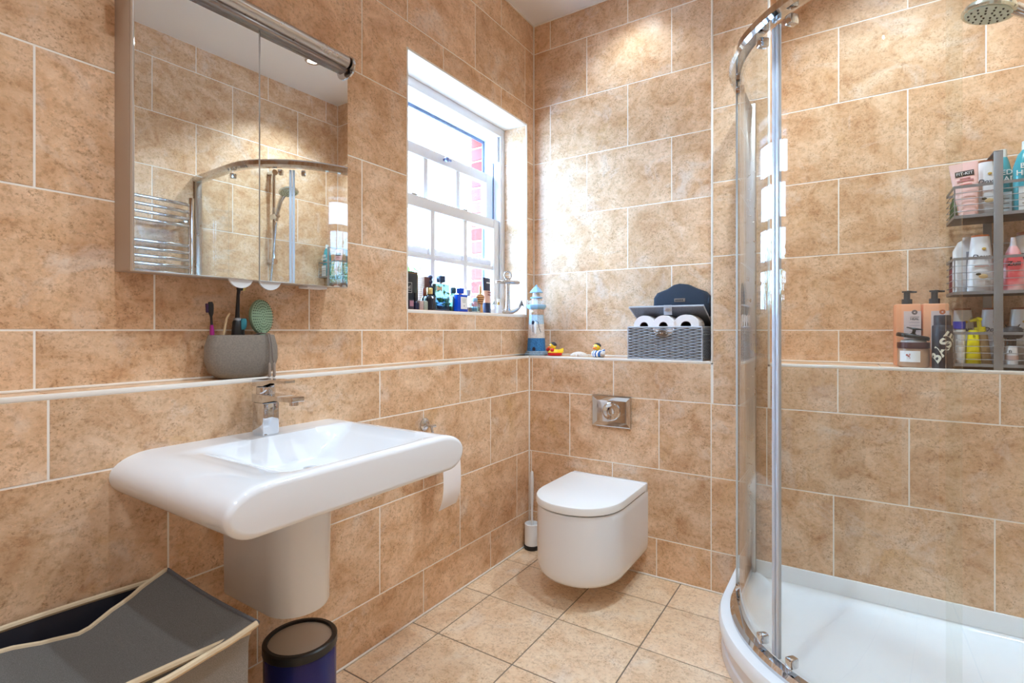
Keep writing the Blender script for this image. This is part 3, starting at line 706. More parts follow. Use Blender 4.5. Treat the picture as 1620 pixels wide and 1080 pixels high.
# round green hairbrush
GRN = P('sage_green', (142, 168, 140), .45)
t = thing('hairbrush', 'round sage-green hairbrush standing in the grey pot', 'hairbrush', (-1.378, .832, .957), 0, rot=(0, math.radians(-4), math.radians(12)))
B().tube([(0, -.0, 0), (0, 0, .08), (0, .002, .11)], [.009, .010, .013], 12).obj('handle', GRN, t)
pd = B().rings([[(x, .002+s_*.038*math.cos(a), .147+s_*.050*math.sin(a)) for a in [2*PI*i/36 for i in range(36)]] for s_, x in ((.6, -.008), (.95, -.006), (1, -.001), (.96, .005), (.8, .0075), (.3, .009))]).obj('paddle', GRN, t)
dm = B().lathe([(.0011, 0), (.0008, .002)], 5).mesh('pin'); pin = P('pin_dark', (90, 112, 92), .6)
b = B()
for s_, n_ in ((.9, 34), (.74, 28), (.58, 22), (.42, 16), (.26, 10), (.1, 4)):
    for i in range(n_):
        a = 2*PI*i/n_; b.box(.0075+.0015*(1-s_), .0105, .002+s_*.038*math.cos(a)-.0009, .002+s_*.038*math.cos(a)+.0009, .147+s_*.05*math.sin(a)-.0012, .147+s_*.05*math.sin(a)+.0012)
stuff(b.obj('bristle_pins', pin, pd))
t = thing('cord', 'thin grey cord with two tassel ends hanging over the grey pot', 'cord', (-1.336, .822, LZ))
CRD = P('cord_grey', (126, 112, 104), .7)
for dy, e in ((0, 0), (.006, .008)):
    c = B().tube([(-.052, -.012+dy, .116), (-.03, -.008+dy, .121), (-.004, dy, .119), (.004, .001+dy, .09), (.004, .001+dy+e*.4, .05), (.004, dy+e, .036)], .0015, 8).obj('strand', CRD, t)
    B().lathe([(.002, 0), (.0042, .004), (.0035, .012), (.004, .015), (.0032, .02), (.0038, .034), (.0018, .04)], 10).obj('tassel', P('tassel_taupe', (158, 140, 126), .6), c, (.005, dy+e, .0))

# ------------------------------------------------------------------ window sill: perfumes and cosmetics
SZ = WZ0+.0022
def box_thing(name, label, cat, x, y, w, d, h, mat, rz=0, group=None):
    t = thing(name, label, cat, (x, y, SZ), rz, group); B().box(-d/2, d/2, -w/2, w/2, 0, h, .0015).obj('carton', mat, t); return t
PG = 'perfumes and cosmetics on the window sill'
GOLD = P('gold_metal', (214, 178, 110), .25, .9)
t = box_thing('perfume_box', 'tall black perfume box with thin gold lines on the sill', 'box', -1.52, 1.532, .096, .05, .158, P('carton_black', (26, 32, 40), .35), 0, PG)
def frame_line(t, x, y0, y1, z0, z1, w, mat, name='border_line'):
    B().rings([[(x, y0, z0), (x, y1, z0), (x, y1, z1), (x, y0, z1)], [(x+.0006, y0, z0), (x+.0006, y1, z0), (x+.0006, y1, z1), (x+.0006, y0, z1)], [(x+.0006, y0+w, z0+w), (x+.0006, y1-w, z0+w), (x+.0006, y1-w, z1-w), (x+.0006, y0+w, z1-w)], [(x, y0+w, z0+w), (x, y1-w, z0+w), (x, y1-w, z1-w), (x, y0+w, z1-w)]], False, False).obj(name, mat, t)
frame_line(t, .025, -.044, .044, .003, .152, .0015, GOLD)
frame_line(t, .025, -.040, .012, .070, .112, .0016, P('label_silver', (200, 196, 190), .4), 'label_frame')
text('bad', .022, P('label_silver', (200, 196, 190)), t, (.0256, -.012, .093), FACE_X); B().box(.025, .0258, -.028, .006, .079, .081).obj('underline', MATS['label_silver'], t)
TART = M('tartan_tan', (206, 160, 116), .5); nt, b_ = nodes(TART)
tc = nt.nodes.new('ShaderNodeTexCoord'); br = nt.nodes.new('ShaderNodeTexBrick'); br.inputs['Color1'].default_value = lin((214, 168, 122)); br.inputs['Color2'].default_value = lin((196, 150, 110)); br.inputs['Mortar'].default_value = lin((96, 58, 52))
br.inputs['Scale'].default_value = 60; br.offset = 0; br.inputs['Mortar Size'].default_value = .05
mp = nt.nodes.new('ShaderNodeMapping'); mp.inputs['Rotation'].default_value = (PI/2, 0, PI/2); nt.links.new(tc.outputs['Object'], mp.inputs[0]); nt.links.new(mp.outputs[0], br.inputs[0]); nt.links.new(br.outputs[0], b_.inputs['Base Color'])
box_thing('perfume_box', 'tan tartan-printed perfume box behind the dark ribbed bottle', 'box', -1.55, 1.672, .042, .05, .148, TART, 0, PG)
t = box_thing('cosmetic_box', 'small dark box with pinkish front at the left end of sill', 'box', -1.462, 1.492, .026, .03, .038, P('carton_plum', (58, 48, 62), .4), 0, PG)
B().box(.0152, .016, -.010, .011, .012, .034).obj('front_print', P('print_pink', (170, 120, 134), .5), t)
t = thing('nail_varnish', 'small dark nail varnish bottle standing before the black box', 'bottle', (-1.458, 1.527, SZ), 0, PG)
B().loft([(0, .010, .010), (.002, .012, .012), (.026, .012, .012), (.032, .006, .006)], 20, 3.5).obj('body', P('varnish_navy', (40, 44, 70), .15), t); B().lathe([(.0065, .032), (.006, .066), (.005, .068)], 14).obj('cap', BLACK, t)
for i, (yy, c1, lab) in enumerate(((1.540, (150, 50, 70), 'tiny red patterned cosmetic box on the sill'), (1.566, (44, 120, 84), 'tiny green patterned cosmetic box on the sill'))):
    m = M('pattern_%d' % i, c1, .4); nt, b_ = nodes(m); vo = nt.nodes.new('ShaderNodeTexVoronoi'); vo.inputs['Scale'].default_value = 140; r = ramp(nt, [(.3, lin(c1)), (.6, lin((200, 190, 180)))]); nt.links.new(vo.outputs['Distance'], r.inputs[0]); nt.links.new(r.outputs[0], b_.inputs['Base Color'])
    t = box_thing('cosmetic_box', lab, 'box', -1.462, yy+.014, .022, .024, .036, m, 0, PG); B().box(-.009, .009, -.008, .008, .036, .038, .0008).obj('top_flap', P('flap_white', (222, 218, 214), .5), t)
# rust-capped slim bottle
t = thing('perfume_bottle', 'slim dark bottle with rust-coloured cap beside the ribbed bottle', 'bottle', (-1.50, 1.624, SZ), 0, PG)
B().loft([(0, .012, .014), (.002, .013, .015), (.05, .012, .014), (.062, .006, .006)], 22).obj('body', P('smoked_brown', (48, 34, 34), .15), t); B().lathe([(.007, .062), (.009, .066), (.009, .092), (.006, .096)], 16).obj('cap', P('rust_cap', (146, 72, 48), .4), t)
# dark ribbed bottle, gold cap
t = thing('perfume_bottle', 'dark ribbed perfume bottle with gold cap on the sill', 'bottle', (-1.463, 1.616, SZ), 0, PG)
R_ = []
for z, r_ in ((0, .020), (.003, .023), (.05, .023), (.058, .019), (.064, .010), (.067, .008)):
    R_.append([((r_+(.0012 if i % 2 and r_ > .015 else 0))*math.cos(2*PI*i/36), (r_+(.0012 if i % 2 and r_ > .015 else 0))*math.sin(2*PI*i/36), z) for i in range(36)])
B().rings(R_).obj('body', P('smoked_glass', (40, 42, 52), .12), t, ang=15); B().lathe([(.0125, .067), (.0125, .092), (.011, .094)], 20).obj('cap', P('pale_gold', (226, 204, 140), .25, .8), t)
# tall bottle with stacked ball stopper
t = thing('perfume_bottle', 'slim navy bottle with two stacked ball stoppers', 'bottle', (-1.53, 1.692, SZ), 0, PG)
B().loft([(0, .014, .014), (.003, .016, .016), (.10, .016, .016), (.112, .007, .007), (.120, .006, .006)], 22, 3).obj('body', P('bottle_navy', (36, 48, 82), .12), t)
for k_, z in enumerate((.128, .147)): B().sphere((0, 0, z), .0125, .0125, .0115, 16, 10).obj('stopper_ball', P('stopper_navy', (58, 62, 92), .2), t)
# big square bottle with blue liquid
t = thing('perfume_bottle', 'large square blue glass perfume bottle with navy cube cap', 'bottle', (-1.485, 1.712, SZ), math.radians(-6), PG)
B().box(-.020, .020, -.034, .034, 0, .118, .004).obj('body', liquid('blue_glass', (.22, .26, .28, 1)), t); B().box(-.015, .015, -.029, .029, .008, .056, .003).obj('liquid', liquid('blue_liquid', (.45, .58, .75, 1)), t)
B().lathe([(.007, .118), (.007, .126)], 14).obj('neck', CHROME, t); B().box(-.014, .014, -.014, .014, .124, .154, .002).obj('cap', P('cap_navy', (40, 56, 86), .3), t)
bw = B().prism([(-.0, -.003), (.016, -.012), (.013, 0), (.016, .012), (0, .003), (-.016, .012), (-.013, 0), (-.016, -.012)], 0, .003).obj('ribbon_bow', P('ribbon_tan', (196, 160, 130), .6), t, (.023, -.032, .095), FACE_X)
# teal bottle
t = thing('perfume_bottle', 'teal green rounded perfume bottle with dark cap', 'bottle', (-1.485, 1.795, SZ), 0, PG)
B().loft([(0, .016, .022), (.003, .019, .026), (.06, .019, .026), (.076, .012, .016), (.082, .007, .007)], 28, 3).obj('body', liquid('teal_glass', (.26, .34, .30, 1)), t); B().loft([(.004, .013, .019), (.04, .013, .019)], 20, 3).obj('liquid', liquid('teal_liquid', (.65, .75, .7, 1)), t)
B().lathe([(.013, .082), (.014, .086), (.014, .105), (.011, .109)], 20).obj('cap', P('cap_teal', (40, 72, 82), .35), t)
B().tube([(.0195, -.024, .07), (.021, -.012, .056), (.0215, 0, .050), (.021, .012, .056), (.0195, .024, .07)], .0012, 6).obj('neck_chain', SATIN, t)
# bright blue bottle
t = thing('perfume_bottle', 'bright cobalt-blue perfume bottle with white label', 'bottle', (-1.462, 1.817, SZ), 0, PG)
COB = P('cobalt_blue', (14, 76, 204), .15)
B().box(-.016, .016, -.036, .036, 0, .077, .003).obj('body', COB, t); B().lathe([(.008, .077), (.008, .082)], 14).obj('neck', GOLD, t); B().loft([(.081, .012, .016), (.105, .013, .018)], 24, 3).obj('cap', COB, t)
lb_ = B().box(.0161, .0168, -.016, .031, .012, .066).obj('label', WHITE, t)
for k_, z in enumerate((.056, .049, .042)): B().box(.0168, .0171, -.008+.002*k_, .022-.002*k_, z, z+.0022).obj('print_line', INK_G, lb_)
B().lathe([(.0028, 0), (.0028, .0003)], 12).obj('emblem', P('emblem_blue', (40, 60, 120), .5), lb_, (.0168, .008, .026), (0, PI/2, 0))
# clear bottle with grey cap, clear ice jar
t = thing('perfume_bottle', 'slim clear perfume bottle with pale grey tapered cap', 'bottle', (-1.462, 1.877, SZ), 0, PG)
B().loft([(0, .012, .014), (.003, .014, .017), (.06, .014, .017), (.068, .007, .007), (.074, .006, .006)], 24, 3).obj('body', BOTTLE_GLASS, t); B().lathe([(.0085, .074), (.013, .10), (.012, .103)], 18).obj('cap', P('cap_pale_grey', (176, 180, 190), .4), t)
B().loft([(.006, .009, .011), (.03, .009, .011)], 16, 3).obj('liquid', liquid('peach_liquid', (.95, .8, .7, 1)), t)
t = thing('perfume_bottle', 'squat clear icy perfume bottle between grey cap and striped torso bottle', 'bottle', (-1.465, 1.930, SZ), 0, PG)
B().loft([(0, .018, .022), (.004, .021, .026), (.038, .021, .026), (.048, .014, .018), (.052, .009, .009)], 26, 4).obj('body', BOTTLE_GLASS, t); B().lathe([(.012, .052), (.013, .056), (.013, .066), (.011, .068)], 18).obj('cap', P('cap_ice', (150, 186, 214), .2), t)
B().loft([(.006, .015, .02), (.026, .015, .02)], 16, 4).obj('liquid', liquid('aqua_liquid', (.6, .85, .95, 1)), t)
# striped torso-shaped bottle
t = thing('perfume_bottle', 'torso-shaped perfume bottle with gold and dark stripes', 'bottle', (-1.475, 1.985, SZ), 0, PG)
m = M('torso_stripes', (208, 150, 90), .25, .3); nt, b_ = nodes(m); tc = nt.nodes.new('ShaderNodeTexCoord'); sp = nt.nodes.new('ShaderNodeSeparateXYZ'); nt.links.new(tc.outputs['Object'], sp.inputs[0])
ma = nt.nodes.new('ShaderNodeMath'); ma.operation = 'MULTIPLY'; ma.inputs[1].default_value = 620; nt.links.new(sp.outputs['Z'], ma.inputs[0]); si = nt.nodes.new('ShaderNodeMath'); si.operation = 'SINE'; nt.links.new(ma.outputs[0], si.inputs[0])
gt = nt.nodes.new('ShaderNodeMath'); gt.operation = 'GREATER_THAN'; gt.inputs[1].default_value = .035; nt.links.new(sp.outputs['Z'], gt.inputs[0]); m2 = nt.nodes.new('ShaderNodeMath'); m2.operation = 'MULTIPLY'; nt.links.new(si.outputs[0], m2.inputs[0]); nt.links.new(gt.outputs[0], m2.inputs[1])
r = ramp(nt, [(.2, lin((214, 160, 100))), (.5, lin((110, 52, 44)))]); nt.links.new(m2.outputs[0], r.inputs[0]); nt.links.new(r.outputs[0], b_.inputs['Base Color'])
B().loft([(0, .013, .018), (.015, .012, .017), (.034, .010, .013), (.045, .012, .018), (.066, .015, .026), (.078, .014, .030), (.086, .010, .022), (.09, .006, .008)], 28).obj('body', m, t); B().lathe([(.006, .09), (.0065, .10), (.005, .118), (.002, .135)], 14).obj('cap', GOLD, t)
# squeezy tube
t = thing('cosmetic_tube', 'navy and peach squeeze tube standing on its cap on the sill', 'tube', (-1.50, 2.072, SZ), math.radians(4), PG)
def flat_tube(t, zs, mats, names):
    for (a, b2), m_, n_ in zip(zip(zs, zs[1:]), mats, names): B().loft([(z_, rx, ry) for z_, rx, ry in (a, b2)], 24, 2.2).obj(n_, m_, t)
NVY = P('tube_navy', (40, 50, 78), .35)
flat_tube(t, [(0, .020, .022), (.052, .019, .024), (.112, .012, .030), (.176, .002, .034)], [NVY, P('tube_peach', (216, 170, 150), .4), NVY], ['cap', 'tube_body', 'tube_end'])
B().box(.0105, .0115, -.018, .020, .148, .154).obj('print_line', WHITE, t); 
for k_ in range(2): B().box(.0155, .0185, -.014, .012, .088+.012*k_, .094+.012*k_).obj('print_line', P('print_brown', (150, 90, 76), .5), t)
t = thing('perfume_bottle', 'tiny white bottle with gold collar before the silver anchor', 'bottle', (-1.458, 2.115, SZ), 0, PG)
B().box(-.012, .012, -.018, .018, 0, .042, .003).obj('body', P('milk_glass', (226, 228, 240), .2), t); B().lathe([(.006, .042), (.006, .056)], 14).obj('collar', GOLD, t); B().lathe([(.0075, .056), (.0075, .070), (.006, .072)], 16).obj('cap', WHITE, t)
# silver anchor ornament
SIL = M('polished_silver', (190, 186, 186), .12, 1.)
t = thing('anchor_ornament', 'large polished silver anchor ornament on the window sill', 'ornament', (-1.490, 2.248, SZ), math.radians(-27))
B().loft([(.012, .010, .018), (.03, .008, .013), (.08, .007, .010), (.15, .007, .010), (.178, .008, .014), (.19, .006, .008)], 20, 3).obj('shank', SIL, t)
B().tube([(0, -.070, .168), (0, -.062, .169), (0, .062, .169), (0, .070, .168)], [.007, .011, .011, .007], 14).obj('stock', SIL, t)
B().tube([(0, .02*math.cos(a), .204+.02*math.sin(a)) for a in [2*PI*i/22 for i in range(23)]], .0045, 10).obj('ring', SIL, t)
arcp = [(0, .098*math.sin(a), .094-.083*math.cos(a)) for a in [-.98+1.96*i/16 for i in range(17)]]
B().tube(arcp, [.004+.008*math.sin(PI*i/16) for i in range(17)], 12).obj('arms', SIL, t)
for s_ in (-1, 1): B().prism([(-.016, -.004), (0, .030), (.016, -.004), (0, .004)], -.003, .003).obj('fluke', SIL, t, (0, s_*.083, .046), (math.radians(90), math.radians(0), math.radians(90+0)))

# ------------------------------------------------------------------ back ledge ornaments
LT = LZ+.0006
t = thing('lighthouse_ornament', 'blue and white wooden lighthouse ornament in the ledge corner', 'ornament', (-1.347, 2.30, LT), math.radians(14))
LBl = P('pale_blue_paint', (146, 186, 216), .6); WW = fabric('whitewash', (218, 208, 200), 120, .12); DB = fabric('denim_blue', (52, 116, 172), 160, .25); WD = fabric('driftwood', (196, 166, 146), 120, .15)
def octo(name, mat, secs, par=t, n=8, rot=0): return B().loft(secs, n, 2, rot=rot).obj(name, mat, par, ang=25)
octo('base', fabric('base_blue', (136, 160, 180), 120, .15), [(0, .062, .062), (.008, .062, .062), (.010, .056, .056), (.020, .055, .055), (.022, .050, .050)])
octo('tower_foot', DB, [(.022, .048, .048), (.088, .044, .044)])
octo('tower_middle', WW, [(.088, .044, .044), (.16, .040, .040)])
octo('tower_upper', fabric('washed_blue', (176, 202, 222), 120, .12), [(.16, .040, .040), (.208, .037, .037)])
bd = octo('name_band', WD, [(.208, .0385, .0385), (.236, .0385, .0385)])
B().sphere((-.012, -.036, .222), .009, .005, .008, 12, 8).obj('shell_knob', P('shell_cream', (236, 226, 206), .5), bd)
octo('gallery', LBl, [(.236, .040, .040), (.242, .046, .046), (.250, .050, .050), (.258, .050, .050), (.260, .046, .046)])
for i in range(8):
    a = 2*PI*(i+.5)/8; B().lathe([(.0015, .26), (.0015, .279), (.0025, .281), (.001, .284)], 8, (.044*math.cos(a), .044*math.sin(a))).obj('rail_post', WHITE, t)
B().tube([(.044*math.cos(2*PI*i/8+PI/8), .044*math.sin(2*PI*i/8+PI/8), .274) for i in range(9)], .0008, 6).obj('railing', WHITE, t)
octo('lantern', WW, [(.26, .026, .026), (.292, .024, .024)]); octo('upper_gallery', LBl, [(.292, .030, .030), (.296, .033, .033), (.300, .026, .026)]); octo('lamp_room', WW, [(.30, .020, .020), (.322, .019, .019)])
rf = octo('roof', LBl, [(.322, .034, .034), (.325, .034, .034), (.345, .018, .018), (.354, .007, .007)]); B().sphere((0, 0, .358), .006, .006, .006, 10, 8).obj('finial', LBl, rf)
NV = P('navy_ink', (28, 34, 58), .6)
B().prism([(-.008, 0), (.008, 0), (.008, .014), (0, .02), (-.008, .014)], 0, .002).obj('door', NV, t, (0, -.0455, .024), (PI/2-.06, 0, 0))
B().prism([(-.007, 0), (.007, 0), (.007, .014), (0, .02), (-.007, .014)], 0, .002).obj('window', NV, t, (-.006, -.0385, .158), (PI/2-.06, 0, 0))
B().loft([(.11, .004, .004), (.15, .007, .006), (.165, .006, .005), (.172, .002, .002)], 12).obj('fender', WHITE, t, (.008, -.046, 0)); B().tube([(.010, -.047, .176), (.022, -.043, .17), (.026, -.040, .14), (.034, -.036, .118)], .0014, 6).obj('rope', NV, t); B().tube([(-.006, -.044, .165), (-.006, -.046, .14), (-.005, -.047, .118)], .001, 6).obj('rope', NV, t)

def duck(loc, rz, label, bodym, headm, kind):
    t = thing('rubber_duck', label, 'rubber duck', loc, rz, 'rubber ducks on the back ledge')
    b = B(); b.loft([(0, .020, .026), (.004, .026, .034), (.018, .027, .036), (.028, .022, .028, 0, 0), (.033, .012, .014, 0, -.004)], 24); b.obj('body', bodym, t)
    B().tube([(0, .024, .016), (0, .038, .026), (0, .045, .036)], [.016, .011, .003], 12).obj('tail', headm if kind == 0 else bodym, t)
    hd = B().sphere((0, -.012, .048), .0175, .0175, .0175, 20, 12).obj('head', headm, t)
    B().sphere((0, -.030, .043), .010, .010, .005, 14, 8).obj('beak', P('duck_orange', (236, 120, 30), .35), hd)
    for s_ in (-1, 1):
        B().sphere((s_*.007, -.0268, .0515), .0032, .0022, .0042, 10, 6).obj('eye', WHITE, hd); B().sphere((s_*.0065, -.0290, .051), .0014, .001, .002, 8, 6).obj('pupil', INK, hd)
    b = B(); b.loft([(.050, .0178, .0178, 0, -.008), (.058, .0178, .0170, 0, -.008), (.065, .0125, .012, 0, -.009), (.0685, .005, .005, 0, -.009)], 20); b.obj('hair', P('duck_hair', (46, 40, 44), .5), hd)
    return t
YEL = P('duck_yellow', (248, 206, 36), .35); RED = P('duck_red', (206, 28, 30), .35)
t = duck((-1.236, 2.295, LT), math.radians(-38), 'yellow rubber duck with red gloves and red base beside the lighthouse', YEL, YEL, 0)
B().loft([(.0002, .023, .030), (.003, .0285, .037), (.012, .0288, .0375), (.015, .0275, .0365)], 24).obj('red_base', RED, t)
for s_ in (-1, 1): B().sphere((s_*.026, -.026, .030), .009, .010, .009, 14, 8).obj('glove', RED, t)
m = M('duck_stripes', (240, 240, 244), .4); nt, b_ = nodes(m); tc = nt.nodes.new('ShaderNodeTexCoord'); wv = nt.nodes.new('ShaderNodeTexWave'); wv.inputs['Scale'].default_value = 24; wv.bands_direction = 'X'
r = ramp(nt, [(.48, lin((242, 242, 246))), (.52, lin((36, 104, 180)))]); nt.links.new(tc.outputs['Object'], wv.inputs[0]); nt.links.new(wv.outputs['Fac'], r.inputs[0]); nt.links.new(r.outputs[0], b_.inputs['Base Color'])
t = duck((-.998, 2.292, LT), math.radians(-14), 'rubber duck in a blue and white striped shirt right of the seashell', m, YEL, 1)
for s_ in (-1, 1): B().sphere((s_*.027, -.002, .018), .007, .018, .012, 14, 8).obj('wing', WHITE, t)
# scallop shell
b = B(); rows = []
for j in range(8):
    q = j/7; row = []
    for i in range(49):
        a = PI*i/48; rr = .044*(1-.0*q); rib = 1+.05*math.cos(i/48*PI*24)*(1-q)
        row.append((math.cos(a)*rr*rib*math.cos(q*PI/2)*1.0, math.sin(a)*.034*rib*math.cos(q*PI/2)-.017, .003+.021*math.sin(q*PI/2)))
    rows.append(row)
vv = [[b.bm.verts.new(p) for p in r_] for r_ in rows]
for r0, r1 in zip(vv, vv[1:]):
    for i in range(48): b.bm.faces.new((r0[i], r0[i+1], r1[i+1], r1[i]))
bmesh.ops.solidify(b.bm, geom=b.bm.faces[:], thickness=.003)
t = thing('seashell', 'white ribbed scallop shell lying between the two rubber ducks', 'seashell', (-1.097, 2.27, LT+.0), PI)
b.obj('shell', P('shell_white', (240, 232, 224), .5), t)
B().box(-.012, .012, -.021, -.014, .0, .006, .002).obj('hinge', MATS['shell_white'], t)

# ------------------------------------------------------------------ wicker basket, rolls, wash bag
WK = M('wicker_grey', (176, 178, 186), .7); WKD = P('wicker_core', (40, 38, 42), .9)
KX0, KX1, KY0, KY1, KZ0, KZ1 = -.8195, -.5005, 2.2065, 2.402, LT, 1.082
t = thing('wicker_basket', 'grey woven basket of toilet rolls with its lid ajar on the back ledge', 'basket', (0, 0, 0))
def rect(i, z): return [(KX0+i, KY0+i, z), (KX1-i, KY0+i, z), (KX1-i, KY1-i, z), (KX0+i, KY1-i, z)]
B().rings([rect(.004, KZ0), rect(.004, KZ1-.003), rect(.007, KZ1-.003), rect(.007, KZ0+.09)]).obj('core', WKD, t)
b = B(); NR = 21; pit = (KZ1-KZ0-.012)/NR
def strand(p0, p1, z, ph, nw):
    p0, p1 = Vector(p0), Vector(p1); d = (p1-p0); nrm = Vector((d.y, -d.x, 0)).normalized(); n = nw*4; pts = []
    for i in range(n+1):
        f = i/n; pts.append(p0+d*f+nrm*(.0036*math.sin(f*nw*PI+ph))+Vector((0, 0, z)))
    up = Vector((0, 0, pit*.36)); R_ = []
    for p in pts: R_.append([p-up, p-up*.3+nrm*.0022, p+up*.3+nrm*.0022, p+up])
    vv = [[b.bm.verts.new(q) for q in r_] for r_ in R_]
    for a_, c_ in zip(vv, vv[1:]):
        for k_ in range(3): b.bm.faces.new((a_[k_], a_[k_+1], c_[k_+1], c_[k_]))
for k in range(NR):
    z = KZ0+.006+pit*(k+.5); ph = 0 if k % 2 else PI
    strand((KX0, KY0+.002, 0), (KX1, KY0+.002, 0), z, ph, 13); strand((KX1-.002, KY0, 0), (KX1-.002, KY1, 0), z, ph, 9); strand((KX0+.002, KY1, 0), (KX0+.002, KY0, 0), z, ph, 9)
stuff(b.obj('weave', WK, t))
for z in (KZ0+.003, KZ1-.003):
    p = rect(.002, z); B().tube(p+[p[0], p[1]], .0038, 8).obj('rim_braid', WK, t)
for x, y in ((KX0+.001, KY0+.001), (KX1-.001, KY0+.001)): B().tube([(x, y, KZ0), (x, y, KZ1)], .0032, 8).obj('corner_stake', WK, t)
# lid resting on the rolls
lid = B().box(-.160, .160, -.196, 0, -.003, .003, .002).obj('lid', fabric('lid_grey', (120, 122, 130), 300, .3), t, (-.660, KY1+.003, KZ1+.004), (math.radians(-25), 0, 0))
lr = [(-.160, -.196, 0), (.160, -.196, 0), (.160, 0, 0), (-.160, 0, 0), (-.160, -.196, 0)]; B().tube(lr, .0042, 8).obj('lid_braid', WK, lid)
sp_ = B().box(-.0175, .0175, -.0015, .0015, -.038, .004, .001).obj('strap', fabric('strap_grey', (176, 178, 186), 400, .1), lid, (.012, -.1985, .0), (math.radians(25+8), 0, 0))
B().rings([[(q*1.6*math.cos(2*PI*i/20), y, q*math.sin(2*PI*i/20)-.016) for i in range(20)] for q, y in ((.0075, -.0012), (.0075, -.003), (.004, -.003), (.004, -.0012))], False, False).obj('eyelet', SATIN, sp_)
cl = B().rings([[(q*1.0*math.cos(2*PI*i/28), y, q*.64*math.sin(2*PI*i/28)) for i in range(28)] for q, y in ((.0245, 0), (.0245, -.002), (.022, -.0045), (.008, -.005))]).obj('clasp_plate', M('pewter', (136, 130, 124), .35, .9), t, (-.665, KY0-.003, 1.052))
B().box(-.008, .008, -.012, -.004, -.004, .004, .002).obj('clasp_knob', SATIN, cl)
for s_ in (-1, 1): B().sphere((s_*.018, -.004, 0), .0026, .0018, .0026, 10, 6).obj('rivet', SATIN, cl)
CARD = P('card_core', (96, 78, 70), .9)
for x, y, z, sq, lab in ((-.748, 2.262, 1.083, 1, 'white toilet roll at the left end of the wicker basket'), (-.662, 2.258, 1.083, 1, 'white toilet roll in the middle of the wicker basket under the strap'), (-.568, 2.262, 1.085, 1.14, 'white slightly squashed toilet roll at the right end of the wicker basket')):
    t = thing('toilet_roll', lab, 'toilet roll', (x, y, z), 0, 'toilet rolls in the wicker basket')
    o = annulus(.047, .019, .05).obj('roll', PAPER, t); o.scale = (sq, 1, 1); c = annulus(.0192, .0175, .049).obj('core', CARD, t); c.scale = (sq, 1, 1)
# wash bag
NB_ = fabric('bag_navy', (46, 54, 68), 500, .18)
t = thing('wash_bag', 'navy blue fabric wash bag behind the wicker basket', 'bag', (-.624, 2.372, 1.128))
b = B(); R_ = []
def bagring(y, s_):
    pr = [(-.118, -.0), (-.122, .05), (-.121, .085), (-.105, .108), (-.06, .124), (-.03, .142), (-.005, .147), (.03, .142), (.06, .126), (.10, .110), (.118, .09), (.122, .05), (.118, 0)]
    return [(x*s_, y, max(.0, z*(.5+.5*s_)+(1-s_)*.02)) for x, z in pr]
B().rings([bagring(-.038, .86), bagring(-.036, .95), bagring(-.030, 1), bagring(.030, 1), bagring(.036, .95), bagring(.038, .88)]).obj('body', NB_, t, ang=60)
B().box(-.026, .022, -.0405, -.0385, .064, .080, .0008).obj('badge', P('badge_brown', (128, 112, 100), .5), t, (0, 0, 0))
for k_ in range(5): B().box(-.020+k_*.007, -.016+k_*.007, -.041, -.0405, .068, .076).obj('badge_letter', INK, t)
B().tube([(-.112, -.034, .052), (-.05, -.0395, .046), (.05, -.0395, .046), (.112, -.034, .052)], .0022, 8).obj('zip', P('zip_dark', (30, 36, 50), .6), t)
B().tube([(.118, -.02, .088), (.123, -.034, .075), (.121, -.036, .06), (.119, -.025, .05)], .004, 8).obj('side_loop', NB_, t)

# ------------------------------------------------------------------ bottles on the shower ledge
PEACH = P('peach_plastic', (238, 168, 128), .35); LABEL = P('label_pale', (226, 206, 204), .5)
def pump(par, z0, mat, s_=1., noz=1, cap='pump_collar'):
    c = B().loft([(z0, .0155*s_, .0155*s_), (z0+.018*s_, .0155*s_, .0155*s_)], 24).obj(cap, mat, par)
    B().lathe([(.0095*s_, z0+.018*s_), (.0095*s_, z0+.042*s_)], 18).obj('pump_stem', mat, c)
    B().loft([(z0+.042*s_, .014*s_, .011*s_), (z0+.047*s_, .015*s_, .012*s_)], 20, 2.5).obj('pump_head', mat, c)
    B().tube([(0, 0, z0+.0445*s_), (.028*s_*noz, -.004, z0+.043*s_)], [.005*s_, .003*s_], 8).obj('spout', mat, c)
def peach(x, y, rz, label, dot):
    t = thing('pump_bottle', label, 'bottle', (x, y, LT), rz, 'peach pump bottles on the shower ledge')
    B().box(-.0365, .0365, -.026, .026, 0, .222, .005).obj('body', PEACH, t)
    l = B().box(-.014, .0355, -.0268, -.0262, .06, .196).obj('label', LABEL, t)
    B().lathe([(.0085, 0), (.0085, .0004)], 20).obj('emblem', dot, l, (.017, -.0268, .192), (PI/2, 0, 0))
    B().lathe([(.004, 0), (.004, .0006)], 3).obj('emblem_mark', LABEL, l, (.017, -.0268, .192), (PI/2, 0, PI/2*0))
    text('HEAL', .0105, INK, l, (.017, -.0269, .168), FRONT, bold=.0002); B().box(.004, .030, -.0271, -.0268, .1745, .1765).obj('print_line', INK_G, l) 
    for k_ in range(7): B().box(.002, .032, -.0271, -.0268, .155-k_*.011, .1575-k_*.011).obj('print_line', P('print_taupe', (196, 176, 180), .6), l)
    pump(t, .222, P('pump_charcoal', (50, 50, 52), .4))
peach(.181, 2.332, math.radians(6), 'peach pump bottle with grey round emblem, left of the pair', P('emblem_grey', (128, 112, 110), .5))
peach(.259, 2.340, math.radians(4), 'peach pump bottle with orange round emblem, right of the pair', P('emblem_orange', (196, 110, 70), .5))
